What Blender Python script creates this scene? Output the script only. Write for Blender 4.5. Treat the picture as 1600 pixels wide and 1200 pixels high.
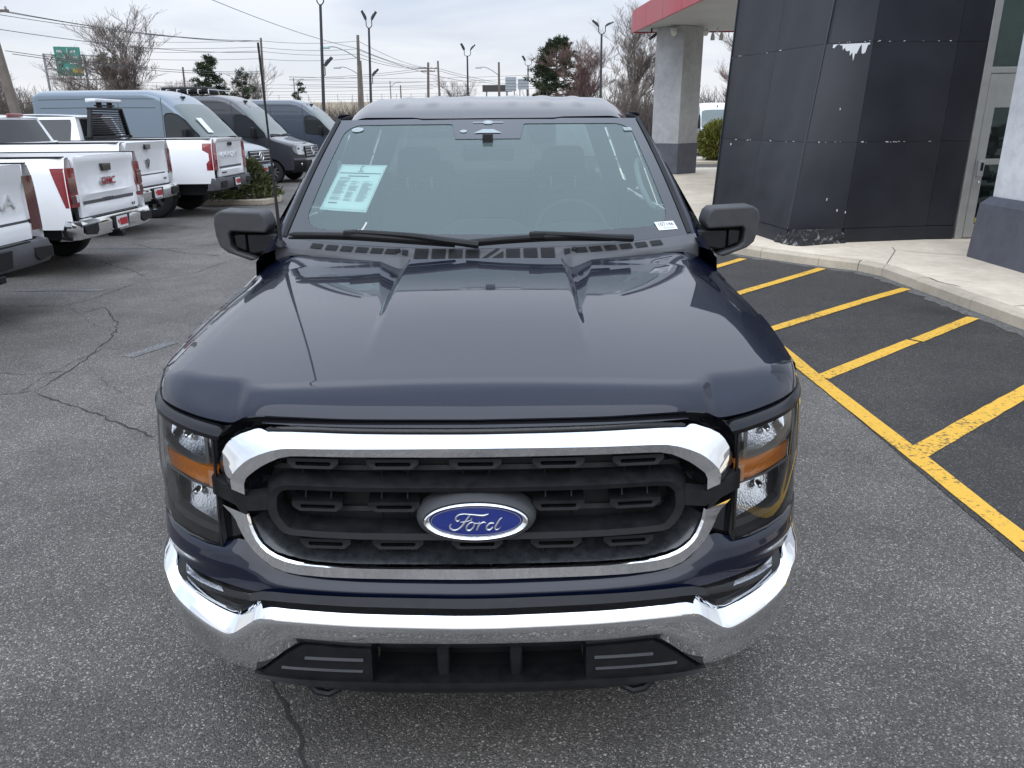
import bpy, bmesh, math, random
import numpy as np
from mathutils import Vector, Matrix, noise
R = math.radians
scene = bpy.context.scene
for o in list(bpy.data.objects): bpy.data.objects.remove(o)
COL = scene.collection

# ------------------------------------------------------------------ camera
TH = math.atan(410/1200.0); ROLL = R(0.5)
fw = Vector((0, math.cos(TH), -math.sin(TH))); u0 = Vector((0, math.sin(TH), math.cos(TH))); r0 = Vector((1, 0, 0))
rt = r0*math.cos(ROLL) - u0*math.sin(ROLL); up = r0*math.sin(ROLL) + u0*math.cos(ROLL)
cam_d = bpy.data.cameras.new('camera'); cam_d.lens = 27.0; cam_d.sensor_width = 36.0
cam_d.clip_start = 0.05; cam_d.clip_end = 3000
cam = bpy.data.objects.new('camera', cam_d); COL.objects.link(cam)
cam.matrix_world = Matrix(((rt.x, up.x, -fw.x, 0), (rt.y, up.y, -fw.y, 0), (rt.z, up.z, -fw.z, 1.82), (0, 0, 0, 1)))
scene.camera = cam
scene.render.resolution_x = 1024; scene.render.resolution_y = 768

# ------------------------------------------------------------------ sky: overcast
SUN_EL, SUN_AZ = R(50), R(-165)          # soft light from behind the viewer, through thin cloud
world = bpy.data.worlds.new('World'); scene.world = world; world.use_nodes = True
nt = world.node_tree; nt.nodes.clear()
def N(t, **k):
    n = nt.nodes.new(t)
    for a, b in k.items(): setattr(n, a, b)
    return n
def LK(a, b): nt.links.new(a, b)
outw = N('ShaderNodeOutputWorld'); bg = N('ShaderNodeBackground'); LK(bg.outputs[0], outw.inputs[0])
sky = N('ShaderNodeTexSky'); sky.sky_type = 'NISHITA'; sky.sun_disc = False
sky.sun_elevation = SUN_EL; sky.sun_rotation = SUN_AZ; sky.dust_density = 2.0; sky.air_density = 1.0
bg.inputs['Strength'].default_value = 0.1
tc = N('ShaderNodeTexCoord'); sep = N('ShaderNodeSeparateXYZ'); LK(tc.outputs['Generated'], sep.inputs[0])
# cloud deck seen in perspective: direction / (height + small)
addz = N('ShaderNodeMath', operation='ADD'); LK(sep.outputs['Z'], addz.inputs[0]); addz.inputs[1].default_value = 0.12
mz = N('ShaderNodeMath', operation='MAXIMUM'); LK(addz.outputs[0], mz.inputs[0]); mz.inputs[1].default_value = 0.05
dv = N('ShaderNodeVectorMath', operation='DIVIDE'); LK(tc.outputs['Generated'], dv.inputs[0])
cmb = N('ShaderNodeCombineXYZ'); LK(mz.outputs[0], cmb.inputs[0]); LK(mz.outputs[0], cmb.inputs[1]); LK(mz.outputs[0], cmb.inputs[2])
LK(cmb.outputs[0], dv.inputs[1])
nz = N('ShaderNodeTexNoise'); LK(dv.outputs[0], nz.inputs['Vector']); nz.inputs['Scale'].default_value = 0.75
nz.inputs['Detail'].default_value = 6; nz.inputs['Roughness'].default_value = 0.5; nz.inputs['Distortion'].default_value = 0.4
cr = N('ShaderNodeValToRGB'); LK(nz.outputs['Fac'], cr.inputs[0])
cr.color_ramp.elements[0].position = 0.36; cr.color_ramp.elements[0].color = (0.64, 0.71, 0.83, 1)
cr.color_ramp.elements[1].position = 0.62; cr.color_ramp.elements[1].color = (0.88, 0.92, 0.99, 1)
# overcast luminance: bright milky band at the horizon, then rising to the zenith
hz = N('ShaderNodeMapRange'); LK(sep.outputs['Z'], hz.inputs[0]); hz.inputs[1].default_value = 0.0; hz.inputs[2].default_value = 0.13
hz.inputs[3].default_value = 1.0; hz.inputs[4].default_value = 0.0; hz.interpolation_type = 'SMOOTHSTEP'
mixh = N('ShaderNodeMix', data_type='RGBA'); LK(hz.outputs[0], mixh.inputs[0]); LK(cr.outputs[0], mixh.inputs[6]); mixh.inputs[7].default_value = (0.92, 0.935, 0.965, 1)
zen = N('ShaderNodeMapRange'); LK(sep.outputs['Z'], zen.inputs[0]); zen.inputs[1].default_value = 0.10; zen.inputs[2].default_value = 1.0
zen.inputs[3].default_value = 1.0; zen.inputs[4].default_value = 2.0
SKYGAIN = 4.75
zm = N('ShaderNodeMath', operation='MULTIPLY'); LK(zen.outputs[0], zm.inputs[0]); zm.inputs[1].default_value = SKYGAIN
tz = N('ShaderNodeMapRange'); LK(sep.outputs['Z'], tz.inputs[0]); tz.inputs[1].default_value = 0.1; tz.inputs[2].default_value = 0.9
tint = N('ShaderNodeMix', data_type='RGBA', blend_type='MULTIPLY'); LK(tz.outputs[0], tint.inputs[0]); LK(mixh.outputs[2], tint.inputs[6]); tint.inputs[7].default_value = (0.90, 0.97, 1.08, 1)
scl = N('ShaderNodeVectorMath', operation='SCALE'); LK(tint.outputs[2], scl.inputs[0]); LK(zm.outputs[0], scl.inputs['Scale'])
mixs = N('ShaderNodeMix', data_type='RGBA'); mixs.inputs[0].default_value = 0.97
LK(sky.outputs[0], mixs.inputs[6]); LK(scl.outputs[0], mixs.inputs[7])
LK(mixs.outputs[2], bg.inputs['Color'])
sun_d = bpy.data.lights.new('sun', 'SUN'); sun_d.energy = 0.75; sun_d.angle = R(70); sun_d.color = (.96, .98, 1)
sun = bpy.data.objects.new('sun', sun_d); COL.objects.link(sun)
sd = Vector((math.sin(SUN_AZ)*math.cos(SUN_EL), math.cos(SUN_AZ)*math.cos(SUN_EL), math.sin(SUN_EL)))
sun.rotation_euler = sd.to_track_quat('Z', 'Y').to_euler(); sun.location = (0, 0, 30)
vs = scene.view_settings; vs.view_transform = 'Standard'; vs.look = 'None'; vs.gamma = 1; vs.exposure = 1.08; vs.use_curve_mapping = False
scene.render.engine = 'CYCLES'
scene.cycles.transparent_max_bounces = 24; scene.cycles.max_bounces = 10

# ------------------------------------------------------------------ materials
MATS = {}
def mat(name, col=(.5, .5, .5), rough=.5, metal=0.0, spec=None, coat=0.0, coat_rough=0.03, noise_amt=0.0, noise_scale=8.0, bump=0.0, bump_scale=60.0, emit=None, ior=None, alpha=None):
    if name in MATS: return MATS[name]
    m = bpy.data.materials.new(name); m.use_nodes = True; t = m.node_tree
    b = t.nodes['Principled BSDF']
    b.inputs['Base Color'].default_value = (*col, 1); b.inputs['Roughness'].default_value = rough; b.inputs['Metallic'].default_value = metal
    if spec is not None: b.inputs['Specular IOR Level'].default_value = spec
    if ior: b.inputs['IOR'].default_value = ior
    if coat: b.inputs['Coat Weight'].default_value = coat; b.inputs['Coat Roughness'].default_value = coat_rough
    if emit: b.inputs['Emission Color'].default_value = (*emit[0], 1); b.inputs['Emission Strength'].default_value = emit[1]
    if noise_amt or bump:
        tcn = t.nodes.new('ShaderNodeTexCoord')
    if noise_amt:
        n = t.nodes.new('ShaderNodeTexNoise'); n.inputs['Scale'].default_value = noise_scale; n.inputs['Detail'].default_value = 5
        t.links.new(tcn.outputs['Object'], n.inputs['Vector'])
        r = t.nodes.new('ShaderNodeValToRGB'); t.links.new(n.outputs['Fac'], r.inputs[0])
        lo = [max(0, c*(1-noise_amt)) for c in col]; hi = [min(1, c*(1+noise_amt)) for c in col]
        r.color_ramp.elements[0].position = .3; r.color_ramp.elements[0].color = (*lo, 1)
        r.color_ramp.elements[1].position = .7; r.color_ramp.elements[1].color = (*hi, 1)
        t.links.new(r.outputs[0], b.inputs['Base Color'])
        rr = t.nodes.new('ShaderNodeMapRange'); t.links.new(n.outputs['Fac'], rr.inputs[0]); rr.inputs[1].default_value = .3; rr.inputs[2].default_value = .7
        rr.inputs[3].default_value = max(0, rough*.85); rr.inputs[4].default_value = min(1, rough*1.15)
        t.links.new(rr.outputs[0], b.inputs['Roughness'])
    if bump:
        n2 = t.nodes.new('ShaderNodeTexNoise'); n2.inputs['Scale'].default_value = bump_scale; n2.inputs['Detail'].default_value = 4
        t.links.new(tcn.outputs['Object'], n2.inputs['Vector'])
        bp = t.nodes.new('ShaderNodeBump'); bp.inputs['Strength'].default_value = bump; bp.inputs['Distance'].default_value = .01
        t.links.new(n2.outputs['Fac'], bp.inputs['Height']); t.links.new(bp.outputs[0], b.inputs['Normal'])
    MATS[name] = m; return m

def glass(name, tint, ior=1.5, refl=1.0, painted_haze=0.0):
    """thin pane: tinted see-through plus Fresnel mirror (a single sheet needs no refraction)"""
    m = bpy.data.materials.new(name); m.use_nodes = True; t = m.node_tree; t.nodes.clear()
    o = t.nodes.new('ShaderNodeOutputMaterial'); mx = t.nodes.new('ShaderNodeMixShader')
    tr = t.nodes.new('ShaderNodeBsdfTransparent'); tr.inputs[0].default_value = (*tint, 1)
    gl = t.nodes.new('ShaderNodeBsdfGlossy'); gl.inputs['Roughness'].default_value = 0.0; gl.inputs[0].default_value = (refl, refl, refl, 1)
    fr = t.nodes.new('ShaderNodeFresnel'); fr.inputs[0].default_value = ior
    t.links.new(fr.outputs[0], mx.inputs[0]); t.links.new(tr.outputs[0], mx.inputs[1]); t.links.new(gl.outputs[0], mx.inputs[2])
    last = mx
    if painted_haze:
        df = t.nodes.new('ShaderNodeBsdfDiffuse'); df.inputs[0].default_value = (.38, .56, .53, 1)  # even teal haze mixed in, painting milky sky reflection onto the pane
        m2 = t.nodes.new('ShaderNodeMixShader'); m2.inputs[0].default_value = painted_haze
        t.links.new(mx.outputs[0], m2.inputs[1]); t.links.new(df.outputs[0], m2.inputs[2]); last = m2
    t.links.new(last.outputs[0], o.inputs[0]); MATS[name] = m; return m

M_navy = mat('navy_paint', (.0018, .004, .015), .35, 0.0, spec=.08, coat=1.0, coat_rough=.012)
M_navy.node_tree.nodes['Principled BSDF'].inputs['Coat IOR'].default_value = 1.48
_t = M_navy.node_tree; _b = _t.nodes['Principled BSDF']      # faint dust film on the paint, thicker in soft patches
_tc = _t.nodes.new('ShaderNodeTexCoord'); _n = _t.nodes.new('ShaderNodeTexNoise'); _n.inputs['Scale'].default_value = 260; _n.inputs['Detail'].default_value = 2; _t.links.new(_tc.outputs['Object'], _n.inputs['Vector'])
_r = _t.nodes.new('ShaderNodeValToRGB'); _t.links.new(_n.outputs['Fac'], _r.inputs[0]); _e = _r.color_ramp.elements; _e[0].position = .66; _e[0].color = (.0018, .004, .015, 1); _e[1].position = .80; _e[1].color = (.028, .031, .040, 1); _t.links.new(_r.outputs[0], _b.inputs['Base Color'])
_n2 = _t.nodes.new('ShaderNodeTexNoise'); _n2.inputs['Scale'].default_value = 5; _n2.inputs['Detail'].default_value = 6; _t.links.new(_tc.outputs['Object'], _n2.inputs['Vector'])
_m = _t.nodes.new('ShaderNodeMapRange'); _t.links.new(_n2.outputs['Fac'], _m.inputs[0]); _m.inputs[1].default_value = .35; _m.inputs[2].default_value = .75; _m.inputs[3].default_value = .008; _m.inputs[4].default_value = .055; _t.links.new(_m.outputs[0], _b.inputs['Coat Roughness'])
M_chrome = mat('chrome', (.86, .87, .88), .045, 1.0, noise_amt=.03, noise_scale=14)
M_satin = mat('satin_metal', (.55, .56, .57), .3, 1.0)
M_blk = mat('black_plastic', (.008, .0085, .010), .50, spec=.35, noise_amt=.25, noise_scale=30, bump=.12, bump_scale=900)
M_blk2 = mat('grey_plastic', (.040, .041, .044), .55, noise_amt=.15, noise_scale=20, bump=.12, bump_scale=700)
M_cowl = mat('cowl_plastic', (.085, .087, .092), .45, noise_amt=.12, noise_scale=12, bump=.1, bump_scale=600)  # paler grey plastic than the other exterior trim
M_gloss = mat('gloss_black', (.008, .008, .010), .10, coat=.6)
M_deep = mat('deep_black', (.004, .004, .005), .7)
M_dust = mat('dusty_gloss_black', (.020, .022, .025), .22, noise_amt=.35, noise_scale=45, coat=.5, coat_rough=.12)
M_rubber = mat('rubber', (.012, .012, .013), .75, noise_amt=.3, noise_scale=10)
M_refl = mat('lamp_reflector', (.88, .89, .91), .10, 1.0, bump=.2, bump_scale=160)
M_amber = mat('amber_lens', (.75, .22, .015), .15, coat=1.0, bump=.35, bump_scale=90)
M_amber.node_tree.nodes['Principled BSDF'].inputs['Transmission Weight'].default_value = .25
M_lens = glass('clear_lens', (.93, .94, .94), 1.5, .9)
M_smoke = glass('smoke_lens', (.62, .63, .65), 1.5, .9)
M_ws = glass('windscreen_glass', (.74, .92, .90), 1.8, .95, painted_haze=.14)
M_side = glass('tinted_glass', (.10, .12, .12), 1.6, .95)
M_frit = mat('frit_black', (.016, .017, .019), .05, coat=1.0, coat_rough=.01)
M_blue = mat('badge_blue', (.006, .018, .16), .12, coat=1.0)
M_fabric = mat('seat_fabric', (.030, .032, .035), .85, noise_amt=.2, noise_scale=40)
M_dash = mat('dash_vinyl', (.020, .021, .023), .65, bump=.15, bump_scale=400)
M_paper = mat('paper', (.80, .82, .80), .8, noise_amt=.03, noise_scale=5)
M_ink = mat('ink', (.08, .09, .10), .8)
M_inkl = mat('ink_grey', (.42, .45, .45), .8)
M_red = mat('red_lamp', (.24, .005, .010), .12, coat=1.0)
M_redd = mat('dark_red_lamp', (.09, .008, .010), .12, coat=1.0)

# ------------------------------------------------------------------ geometry helpers
class MB:
    def __init__(s): s.v = []; s.f = []
    def add(s, vs_, fs_):
        b = len(s.v); s.v += [tuple(map(float, p)) for p in vs_]; s.f += [tuple(b+i for i in f) for f in fs_]; return s
    def box(s, c, d, rz=0.0, rx=0.0, taper=1.0):
        x, y, z = [k/2 for k in d]; P_ = []
        for sz in (-1, 1):
            k = taper if sz > 0 else 1.0
            for sx, sy in ((-1, -1), (1, -1), (1, 1), (-1, 1)):
                p = Vector((sx*x*k, sy*y*k, sz*z))
                if rx: p.rotate(Matrix.Rotation(rx, 3, 'X'))
                if rz: p.rotate(Matrix.Rotation(rz, 3, 'Z'))
                P_.append((p.x+c[0], p.y+c[1], p.z+c[2]))
        return s.add(P_, [(3, 2, 1, 0), (4, 5, 6, 7), (0, 1, 5, 4), (1, 2, 6, 5), (2, 3, 7, 6), (3, 0, 4, 7)])
    def grid(s, rows, closed=False):
        n = len(rows[0]); b = len(s.v)
        for r in rows: s.v += [tuple(map(float, p)) for p in r]
        for i in range(len(rows)-1):
            for j in range(n if closed else n-1):
                k = (j+1) % n
                s.f.append((b+i*n+j, b+i*n+k, b+(i+1)*n+k, b+(i+1)*n+j))
        return s
    def face(s, pts): return s.add(pts, [tuple(range(len(pts)))])
    def tube(s, path, r, n=8, cap=True):
        path = [Vector(p) for p in path]; rows = []
        rs = r if isinstance(r, (list, tuple)) else [r]*len(path)
        ref = None
        for i, p in enumerate(path):
            t = (path[min(i+1, len(path)-1)] - path[max(i-1, 0)])
            if t.length < 1e-9: t = Vector((0, 0, 1))
            t.normalize()
            if ref is None:
                ref = Vector((0, 0, 1)) if abs(t.z) < .9 else Vector((1, 0, 0))
            a = t.cross(ref); a.normalize(); b_ = a.cross(t); b_.normalize(); ref = b_
            rows.append([p + a*math.cos(2*math.pi*k/n)*rs[i] + b_*math.sin(2*math.pi*k/n)*rs[i] for k in range(n)])
        b = len(s.v); s.grid(rows, True)
        if cap:
            s.f.append(tuple(b+k for k in reversed(range(n)))); m = b+(len(rows)-1)*n; s.f.append(tuple(m+k for k in range(n)))
        return s
    def loop_tube(s, path, r, n=8):
        path = [Vector(p) for p in path]; L = len(path); rows = []
        c = sum(path, Vector())/L
        nrm = Vector()
        for i in range(L): nrm += (path[i]-c).cross(path[(i+1) % L]-c)
        nrm.normalize()
        for i, p in enumerate(path):
            t = path[(i+1) % L]-path[i-1]; t.normalize(); a = t.cross(nrm); a.normalize()
            rows.append([p + a*math.cos(2*math.pi*k/n)*r + nrm*math.sin(2*math.pi*k/n)*r for k in range(n)])
        rows.append(rows[0]); return s.grid(rows, True)
    def prism(s, poly, fn, d0, d1):
        """poly: list of 2D points; fn(a,b,d)->3D; solid between depths d0 and d1"""
        n = len(poly); A = [fn(p[0], p[1], d0) for p in poly]; B = [fn(p[0], p[1], d1) for p in poly]
        return s.add(A+B, [tuple(reversed(range(n))), tuple(range(n, 2*n))] + [(i, (i+1) % n, n+(i+1) % n, n+i) for i in range(n)])
    def lathe(s, prof, c, axis='x', n=32):
        rows = []
        for r, h in prof:
            row = []
            for k in range(n):
                a = 2*math.pi*k/n; p = (h, r*math.cos(a), r*math.sin(a)) if axis == 'x' else ((r*math.cos(a), h, r*math.sin(a)) if axis == 'y' else (r*math.cos(a), r*math.sin(a), h))
                row.append((p[0]+c[0], p[1]+c[1], p[2]+c[2]))
            rows.append(row)
        return s.grid(rows, True)
    def mirrored(s):
        b = len(s.v); s.v += [(-x, y, z) for x, y, z in s.v]; s.f += [tuple(b+i for i in reversed(f)) for f in s.f]; return s
    def build(s, name, m, parent=None, smooth=35, bevel=0.0, seg=2, weld=True):
        me = bpy.data.meshes.new(name); me.from_pydata(s.v, [], s.f)
        if weld:
            bm = bmesh.new(); bm.from_mesh(me); bmesh.ops.remove_doubles(bm, verts=bm.verts, dist=1e-5)
            bmesh.ops.recalc_face_normals(bm, faces=bm.faces); bm.to_mesh(me); bm.free()
        if m: me.materials.append(m)
        if smooth:
            me.polygons.foreach_set('use_smooth', [True]*len(me.polygons)); me.set_sharp_from_angle(angle=R(smooth))
        o = bpy.data.objects.new(name, me); COL.objects.link(o)
        if parent: o.parent = parent
        if bevel:
            bv = o.modifiers.new('bevel', 'BEVEL'); bv.width = bevel; bv.segments = seg; bv.limit_method = 'ANGLE'; bv.angle_limit = R(40)
        return o

def thing(name, label, cat, loc=(0, 0, 0), rz=0.0, group=None):
    o = bpy.data.objects.new(name, None); COL.objects.link(o); o.empty_display_size = .3
    o.location = loc; o.rotation_euler = (0, 0, rz); return tag(o, label, cat, group)
def tag(o, label, cat, group=None):
    o['label'] = label; o['category'] = cat
    if group: o['group'] = group
    return o
def struct(o): o['kind'] = 'structure'; return o
def stuff(o, label=None, cat=None):
    o['kind'] = 'stuff'
    if label: o['label'] = label
    if cat: o['category'] = cat
    return o
def pchip(xs, ys):
    xs = np.array(xs, float); ys = np.array(ys, float); h = np.diff(xs); d = np.diff(ys)/h; m = np.zeros(len(xs))
    m[0], m[-1] = d[0], d[-1]
    for i in range(1, len(xs)-1):
        m[i] = 0 if d[i-1]*d[i] <= 0 else 2*d[i-1]*d[i]/(d[i-1]+d[i])
    def f(x):
        x = min(max(x, xs[0]), xs[-1]); i = min(max(int(np.searchsorted(xs, x))-1, 0), len(h)-1)
        t = (x-xs[i])/h[i]
        return float((2*t**3-3*t*t+1)*ys[i]+(t**3-2*t*t+t)*h[i]*m[i]+(-2*t**3+3*t*t)*ys[i+1]+(t**3-t*t)*h[i]*m[i+1])
    return f
def sstep(a, b, x):
    t = min(max((x-a)/(b-a), 0), 1); return t*t*(3-2*t)
def lerp(a, b, t): return a+(b-a)*t
def linspace(a, b, n): return [a+(b-a)*i/(n-1) for i in range(n)]
_txt = {}
def text_mesh(s, size, depth=.004):
    key = (s, size, depth)
    cu = bpy.data.curves.new('lettering', 'FONT'); cu.body = s; cu.size = size; cu.extrude = depth/2; cu.align_x = 'CENTER'; cu.align_y = 'CENTER'; cu.resolution_u = 3
    ob = bpy.data.objects.new('lettering', cu); COL.objects.link(ob); bpy.context.view_layer.update()
    me = bpy.data.meshes.new_from_object(ob.evaluated_get(bpy.context.evaluated_depsgraph_get()))
    bpy.data.objects.remove(ob); return me
def lettering(name, s, size, m, parent, M4, depth=.004, bold=0.0, sx=1.0):
    me = text_mesh(s, size, depth); me.materials.clear(); me.materials.append(m)
    me.transform(M4 @ Matrix.Diagonal((sx, 1, 1, 1)))
    o = bpy.data.objects.new(name, me); COL.objects.link(o); o.parent = parent; return o
# ------------------------------------------------------------------ asphalt, paint, kerb, pavement
def asphalt(name, base, spread, speck, seal=0.0):
    m = bpy.data.materials.new(name); m.use_nodes = True; t = m.node_tree; b = t.nodes['Principled BSDF']; L = t.links.new
    g = t.nodes.new('ShaderNodeNewGeometry'); pos = g.outputs['Position']
    def noise_(sc, det=4, rough=.55):
        n = t.nodes.new('ShaderNodeTexNoise'); n.inputs['Scale'].default_value = sc; n.inputs['Detail'].default_value = det; n.inputs['Roughness'].default_value = rough; L(pos, n.inputs['Vector']); return n
    def ramp(inp, stops):
        r = t.nodes.new('ShaderNodeValToRGB'); L(inp, r.inputs[0]); e = r.color_ramp.elements
        e[0].position, e[0].color = stops[0][0], (*[stops[0][1]]*3, 1); e[1].position, e[1].color = stops[-1][0], (*[stops[-1][1]]*3, 1)
        for p, c in stops[1:-1]: x = e.new(p); x.color = (c, c, c, 1)
        return r
    # stones: one grey per Voronoi cell, a few pale ones
    v = t.nodes.new('ShaderNodeTexVoronoi'); v.inputs['Scale'].default_value = 190; L(pos, v.inputs['Vector'])
    sp = t.nodes.new('ShaderNodeSeparateColor'); L(v.outputs['Color'], sp.inputs[0])
    rs = ramp(sp.outputs[0], [(0, base*(1-spread)), (.55, base), (.84, base*(1+spread*.8)), (.92, speck*.55), (1, speck)])
    v2 = t.nodes.new('ShaderNodeTexVoronoi'); v2.inputs['Scale'].default_value = 330; L(pos, v2.inputs['Vector'])
    sp2 = t.nodes.new('ShaderNodeSeparateColor'); L(v2.outputs['Color'], sp2.inputs[0])
    rs2 = ramp(sp2.outputs[0], [(0, .55), (.8, 1.0), (1, 1.7)])
    mm = t.nodes.new('ShaderNodeMix'); mm.data_type = 'RGBA'; mm.blend_type = 'MULTIPLY'; mm.inputs[0].default_value = .8; L(rs.outputs[0], mm.inputs[6]); L(rs2.outputs[0], mm.inputs[7])
    # wear: big soft patches and stains
    n1 = noise_(.22, 5, .6); r1 = ramp(n1.outputs['Fac'], [(.32, .62), (.5, .98), (.68, 1.34)])
    n2 = noise_(2.1, 5, .65); r2 = ramp(n2.outputs['Fac'], [(.3, .80), (.7, 1.14)])
    m3 = t.nodes.new('ShaderNodeMix'); m3.data_type = 'RGBA'; m3.blend_type = 'MULTIPLY'; m3.inputs[0].default_value = 1; L(mm.outputs[2], m3.inputs[6]); L(r1.outputs[0], m3.inputs[7])
    m4 = t.nodes.new('ShaderNodeMix'); m4.data_type = 'RGBA'; m4.blend_type = 'MULTIPLY'; m4.inputs[0].default_value = 1; L(m3.outputs[2], m4.inputs[6]); L(r2.outputs[0], m4.inputs[7])
    n3 = noise_(.75, 3, .5); r3 = ramp(n3.outputs['Fac'], [(.30, .62), (.42, .98), (1.0, 1.0)])
    m5 = t.nodes.new('ShaderNodeMix'); m5.data_type = 'RGBA'; m5.blend_type = 'MULTIPLY'; m5.inputs[0].default_value = 1; L(m4.outputs[2], m5.inputs[6]); L(r3.outputs[0], m5.inputs[7]); m4 = m5
    tn = t.nodes.new('ShaderNodeMix'); tn.data_type = 'RGBA'; tn.blend_type = 'MULTIPLY'; tn.inputs[0].default_value = 1; L(m4.outputs[2], tn.inputs[6]); tn.inputs[7].default_value = (1.09, 1.0, .90, 1)
    L(tn.outputs[2], b.inputs['Base Color']); b.inputs['Roughness'].default_value = .78
    bp = t.nodes.new('ShaderNodeBump'); bp.inputs['Strength'].default_value = .85; bp.inputs['Distance'].default_value = .004
    dd = t.nodes.new('ShaderNodeMath'); dd.operation = 'MULTIPLY'; L(v.outputs['Distance'], dd.inputs[0]); dd.inputs[1].default_value = -1.0
    L(dd.outputs[0], bp.inputs['Height']); L(bp.outputs[0], b.inputs['Normal'])
    return m
M_asph = asphalt('asphalt', .122, .40, .46)
M_asph2 = asphalt('sealed_asphalt', .044, .40, .20)
def worn(name, col, chip, amount, rough=.65, scale=38.0, coat=0):
    """paint with chipped-through spots of the surface below"""
    m = mat(name, col, rough); t = m.node_tree; b = t.nodes['Principled BSDF']; L = t.links.new
    g = t.nodes.new('ShaderNodeNewGeometry')
    n = t.nodes.new('ShaderNodeTexNoise'); n.inputs['Scale'].default_value = scale; n.inputs['Detail'].default_value = 5; n.inputs['Roughness'].default_value = .7; L(g.outputs['Position'], n.inputs['Vector'])
    n0 = t.nodes.new('ShaderNodeTexNoise'); n0.inputs['Scale'].default_value = 1.6; n0.inputs['Detail'].default_value = 3; L(g.outputs['Position'], n0.inputs['Vector'])
    ad = t.nodes.new('ShaderNodeMath'); ad.operation = 'MULTIPLY_ADD'; L(n0.outputs['Fac'], ad.inputs[0]); ad.inputs[1].default_value = .35; L(n.outputs['Fac'], ad.inputs[2])
    r = t.nodes.new('ShaderNodeValToRGB'); L(ad.outputs[0], r.inputs[0]); e = r.color_ramp.elements
    e[0].position = amount; e[0].color = (*chip, 1); e[1].position = amount+.05; e[1].color = (*col, 1)
    x = e.new(min(.98, amount+.3)); x.color = (*[min(1, c*1.12) for c in col], 1)
    L(r.outputs[0], b.inputs['Base Color'])
    bp = t.nodes.new('ShaderNodeBump'); bp.inputs['Strength'].default_value = .4; bp.inputs['Distance'].default_value = .004
    v = t.nodes.new('ShaderNodeTexVoronoi'); v.inputs['Scale'].default_value = 110; L(g.outputs['Position'], v.inputs['Vector'])
    L(v.outputs['Distance'], bp.inputs['Height']); L(bp.outputs[0], b.inputs['Normal'])
    return m
M_yel = worn('yellow_line_paint', (.72, .41, .045), (.15, .10, .04), .545)
M_whl = worn('faded_white_paint', (.20, .20, .195), (.085, .085, .083), .68, scale=60)
M_crack = mat('crack', (.035, .033, .031), .95)

gm = MB(); gm.add([(-900, -120, 0), (900, -120, 0), (900, 1500, 0), (-900, 1500, 0)], [(0, 1, 2, 3)])
ground = struct(gm.build('ground', M_asph, smooth=0))
bay = MB(); bay.add([(2.19, -3, .004), (4.75, -3, .004), (4.75, 9.6, .004), (3.2, 12.2, .004), (2.55, 12.2, .004), (2.22, 7.0, .004)], [(0, 1, 2, 3, 4, 5)])
bay_o = struct(bay.build('parking_bay', M_asph2, smooth=0))

def ribbon(name, pts, w, z, m, parent, jit=0.0, seed=1, step=.12):
    rnd = random.Random(seed); P_ = []
    for a, b in zip(pts[:-1], pts[1:]):
        L = math.dist(a, b); k = max(1, int(L/step))
        for i in range(k): P_.append((lerp(a[0], b[0], i/k), lerp(a[1], b[1], i/k)))
    P_.append(pts[-1]); rows = []
    for i, p in enumerate(P_):
        q0 = P_[max(i-1, 0)]; q1 = P_[min(i+1, len(P_)-1)]; dx, dy = q1[0]-q0[0], q1[1]-q0[1]; l = math.hypot(dx, dy) or 1
        nx, ny = -dy/l, dx/l; w0 = w/2*(1+rnd.uniform(-jit, jit)); w1 = w/2*(1+rnd.uniform(-jit, jit))
        rows.append([(p[0]+nx*w0, p[1]+ny*w0, z), (p[0]-nx*w1, p[1]-ny*w1, z)])
    return MB().grid(rows).build(name, m, parent, smooth=0)
# yellow hatching of the no-parking bay: every stripe its own sheet
for i, (pts, w) in enumerate([([(2.24, 9.6), (2.25, 5.5), (2.29, 3.9), (2.33, 1.5), (2.36, -1.5)], .115),
        ([(2.31, 4.02), (3.35, 4.86), (4.5, 5.78)], .125), ([(2.30, 5.40), (3.45, 6.36)], .11), ([(3.49, 6.37), (4.42, 7.15)], .11),
        ([(2.29, 6.72), (3.9, 8.07), (4.44, 8.50)], .11), ([(2.30, 8.13), (3.30, 9.10), (3.98, 9.77)], .11), ([(2.30, 9.55), (2.82, 10.12), (3.2, 10.55)], .11),
        ([(2.33, 2.55), (3.4, 3.42), (4.6, 4.4)], .12)]):
    ribbon('painted_stripe', pts, w, .008+.0006*i, M_yel, bay_o, .05, i)
for i, (pts, w) in enumerate([([(-6.6, 12.05), (-5.15, 12.0)], .10), ([(-5.8, 8.85), (-4.75, 8.83)], .10), ([(-6.4, 18.2), (-5.6, 18.2)], .1), ([(-3.18, 6.1), (-2.98, 6.55)], .12)]):
    ribbon('painted_stripe', pts, w, .004, M_whl, ground, .1, 20+i)
def crack(px_pts, w, seed, parent=ground, z=.0035):
    rnd = random.Random(seed); P_ = [px_pts[0]]
    for a, b in zip(px_pts[:-1], px_pts[1:]):
        L = math.dist(a, b); k = max(2, int(L/.05))
        for i in range(1, k+1):
            j = .018 if i < k else 0
            P_.append((lerp(a[0], b[0], i/k)+rnd.uniform(-j, j), lerp(a[1], b[1], i/k)+rnd.uniform(-j, j)))
    rows = []
    for i, p in enumerate(P_):
        q0 = P_[max(i-1, 0)]; q1 = P_[min(i+1, len(P_)-1)]; dx, dy = q1[0]-q0[0], q1[1]-q0[1]; l = math.hypot(dx, dy) or 1
        ww = w*.75*rnd.uniform(.25, 1.4)*(.35 if i in (0, len(P_)-1) else 1)/2
        rows.append([(p[0]-dy/l*ww, p[1]+dx/l*ww, z), (p[0]+dy/l*ww, p[1]-dx/l*ww, z)])
    return MB().grid(rows).build('crack', M_crack, parent, smooth=0)
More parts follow.
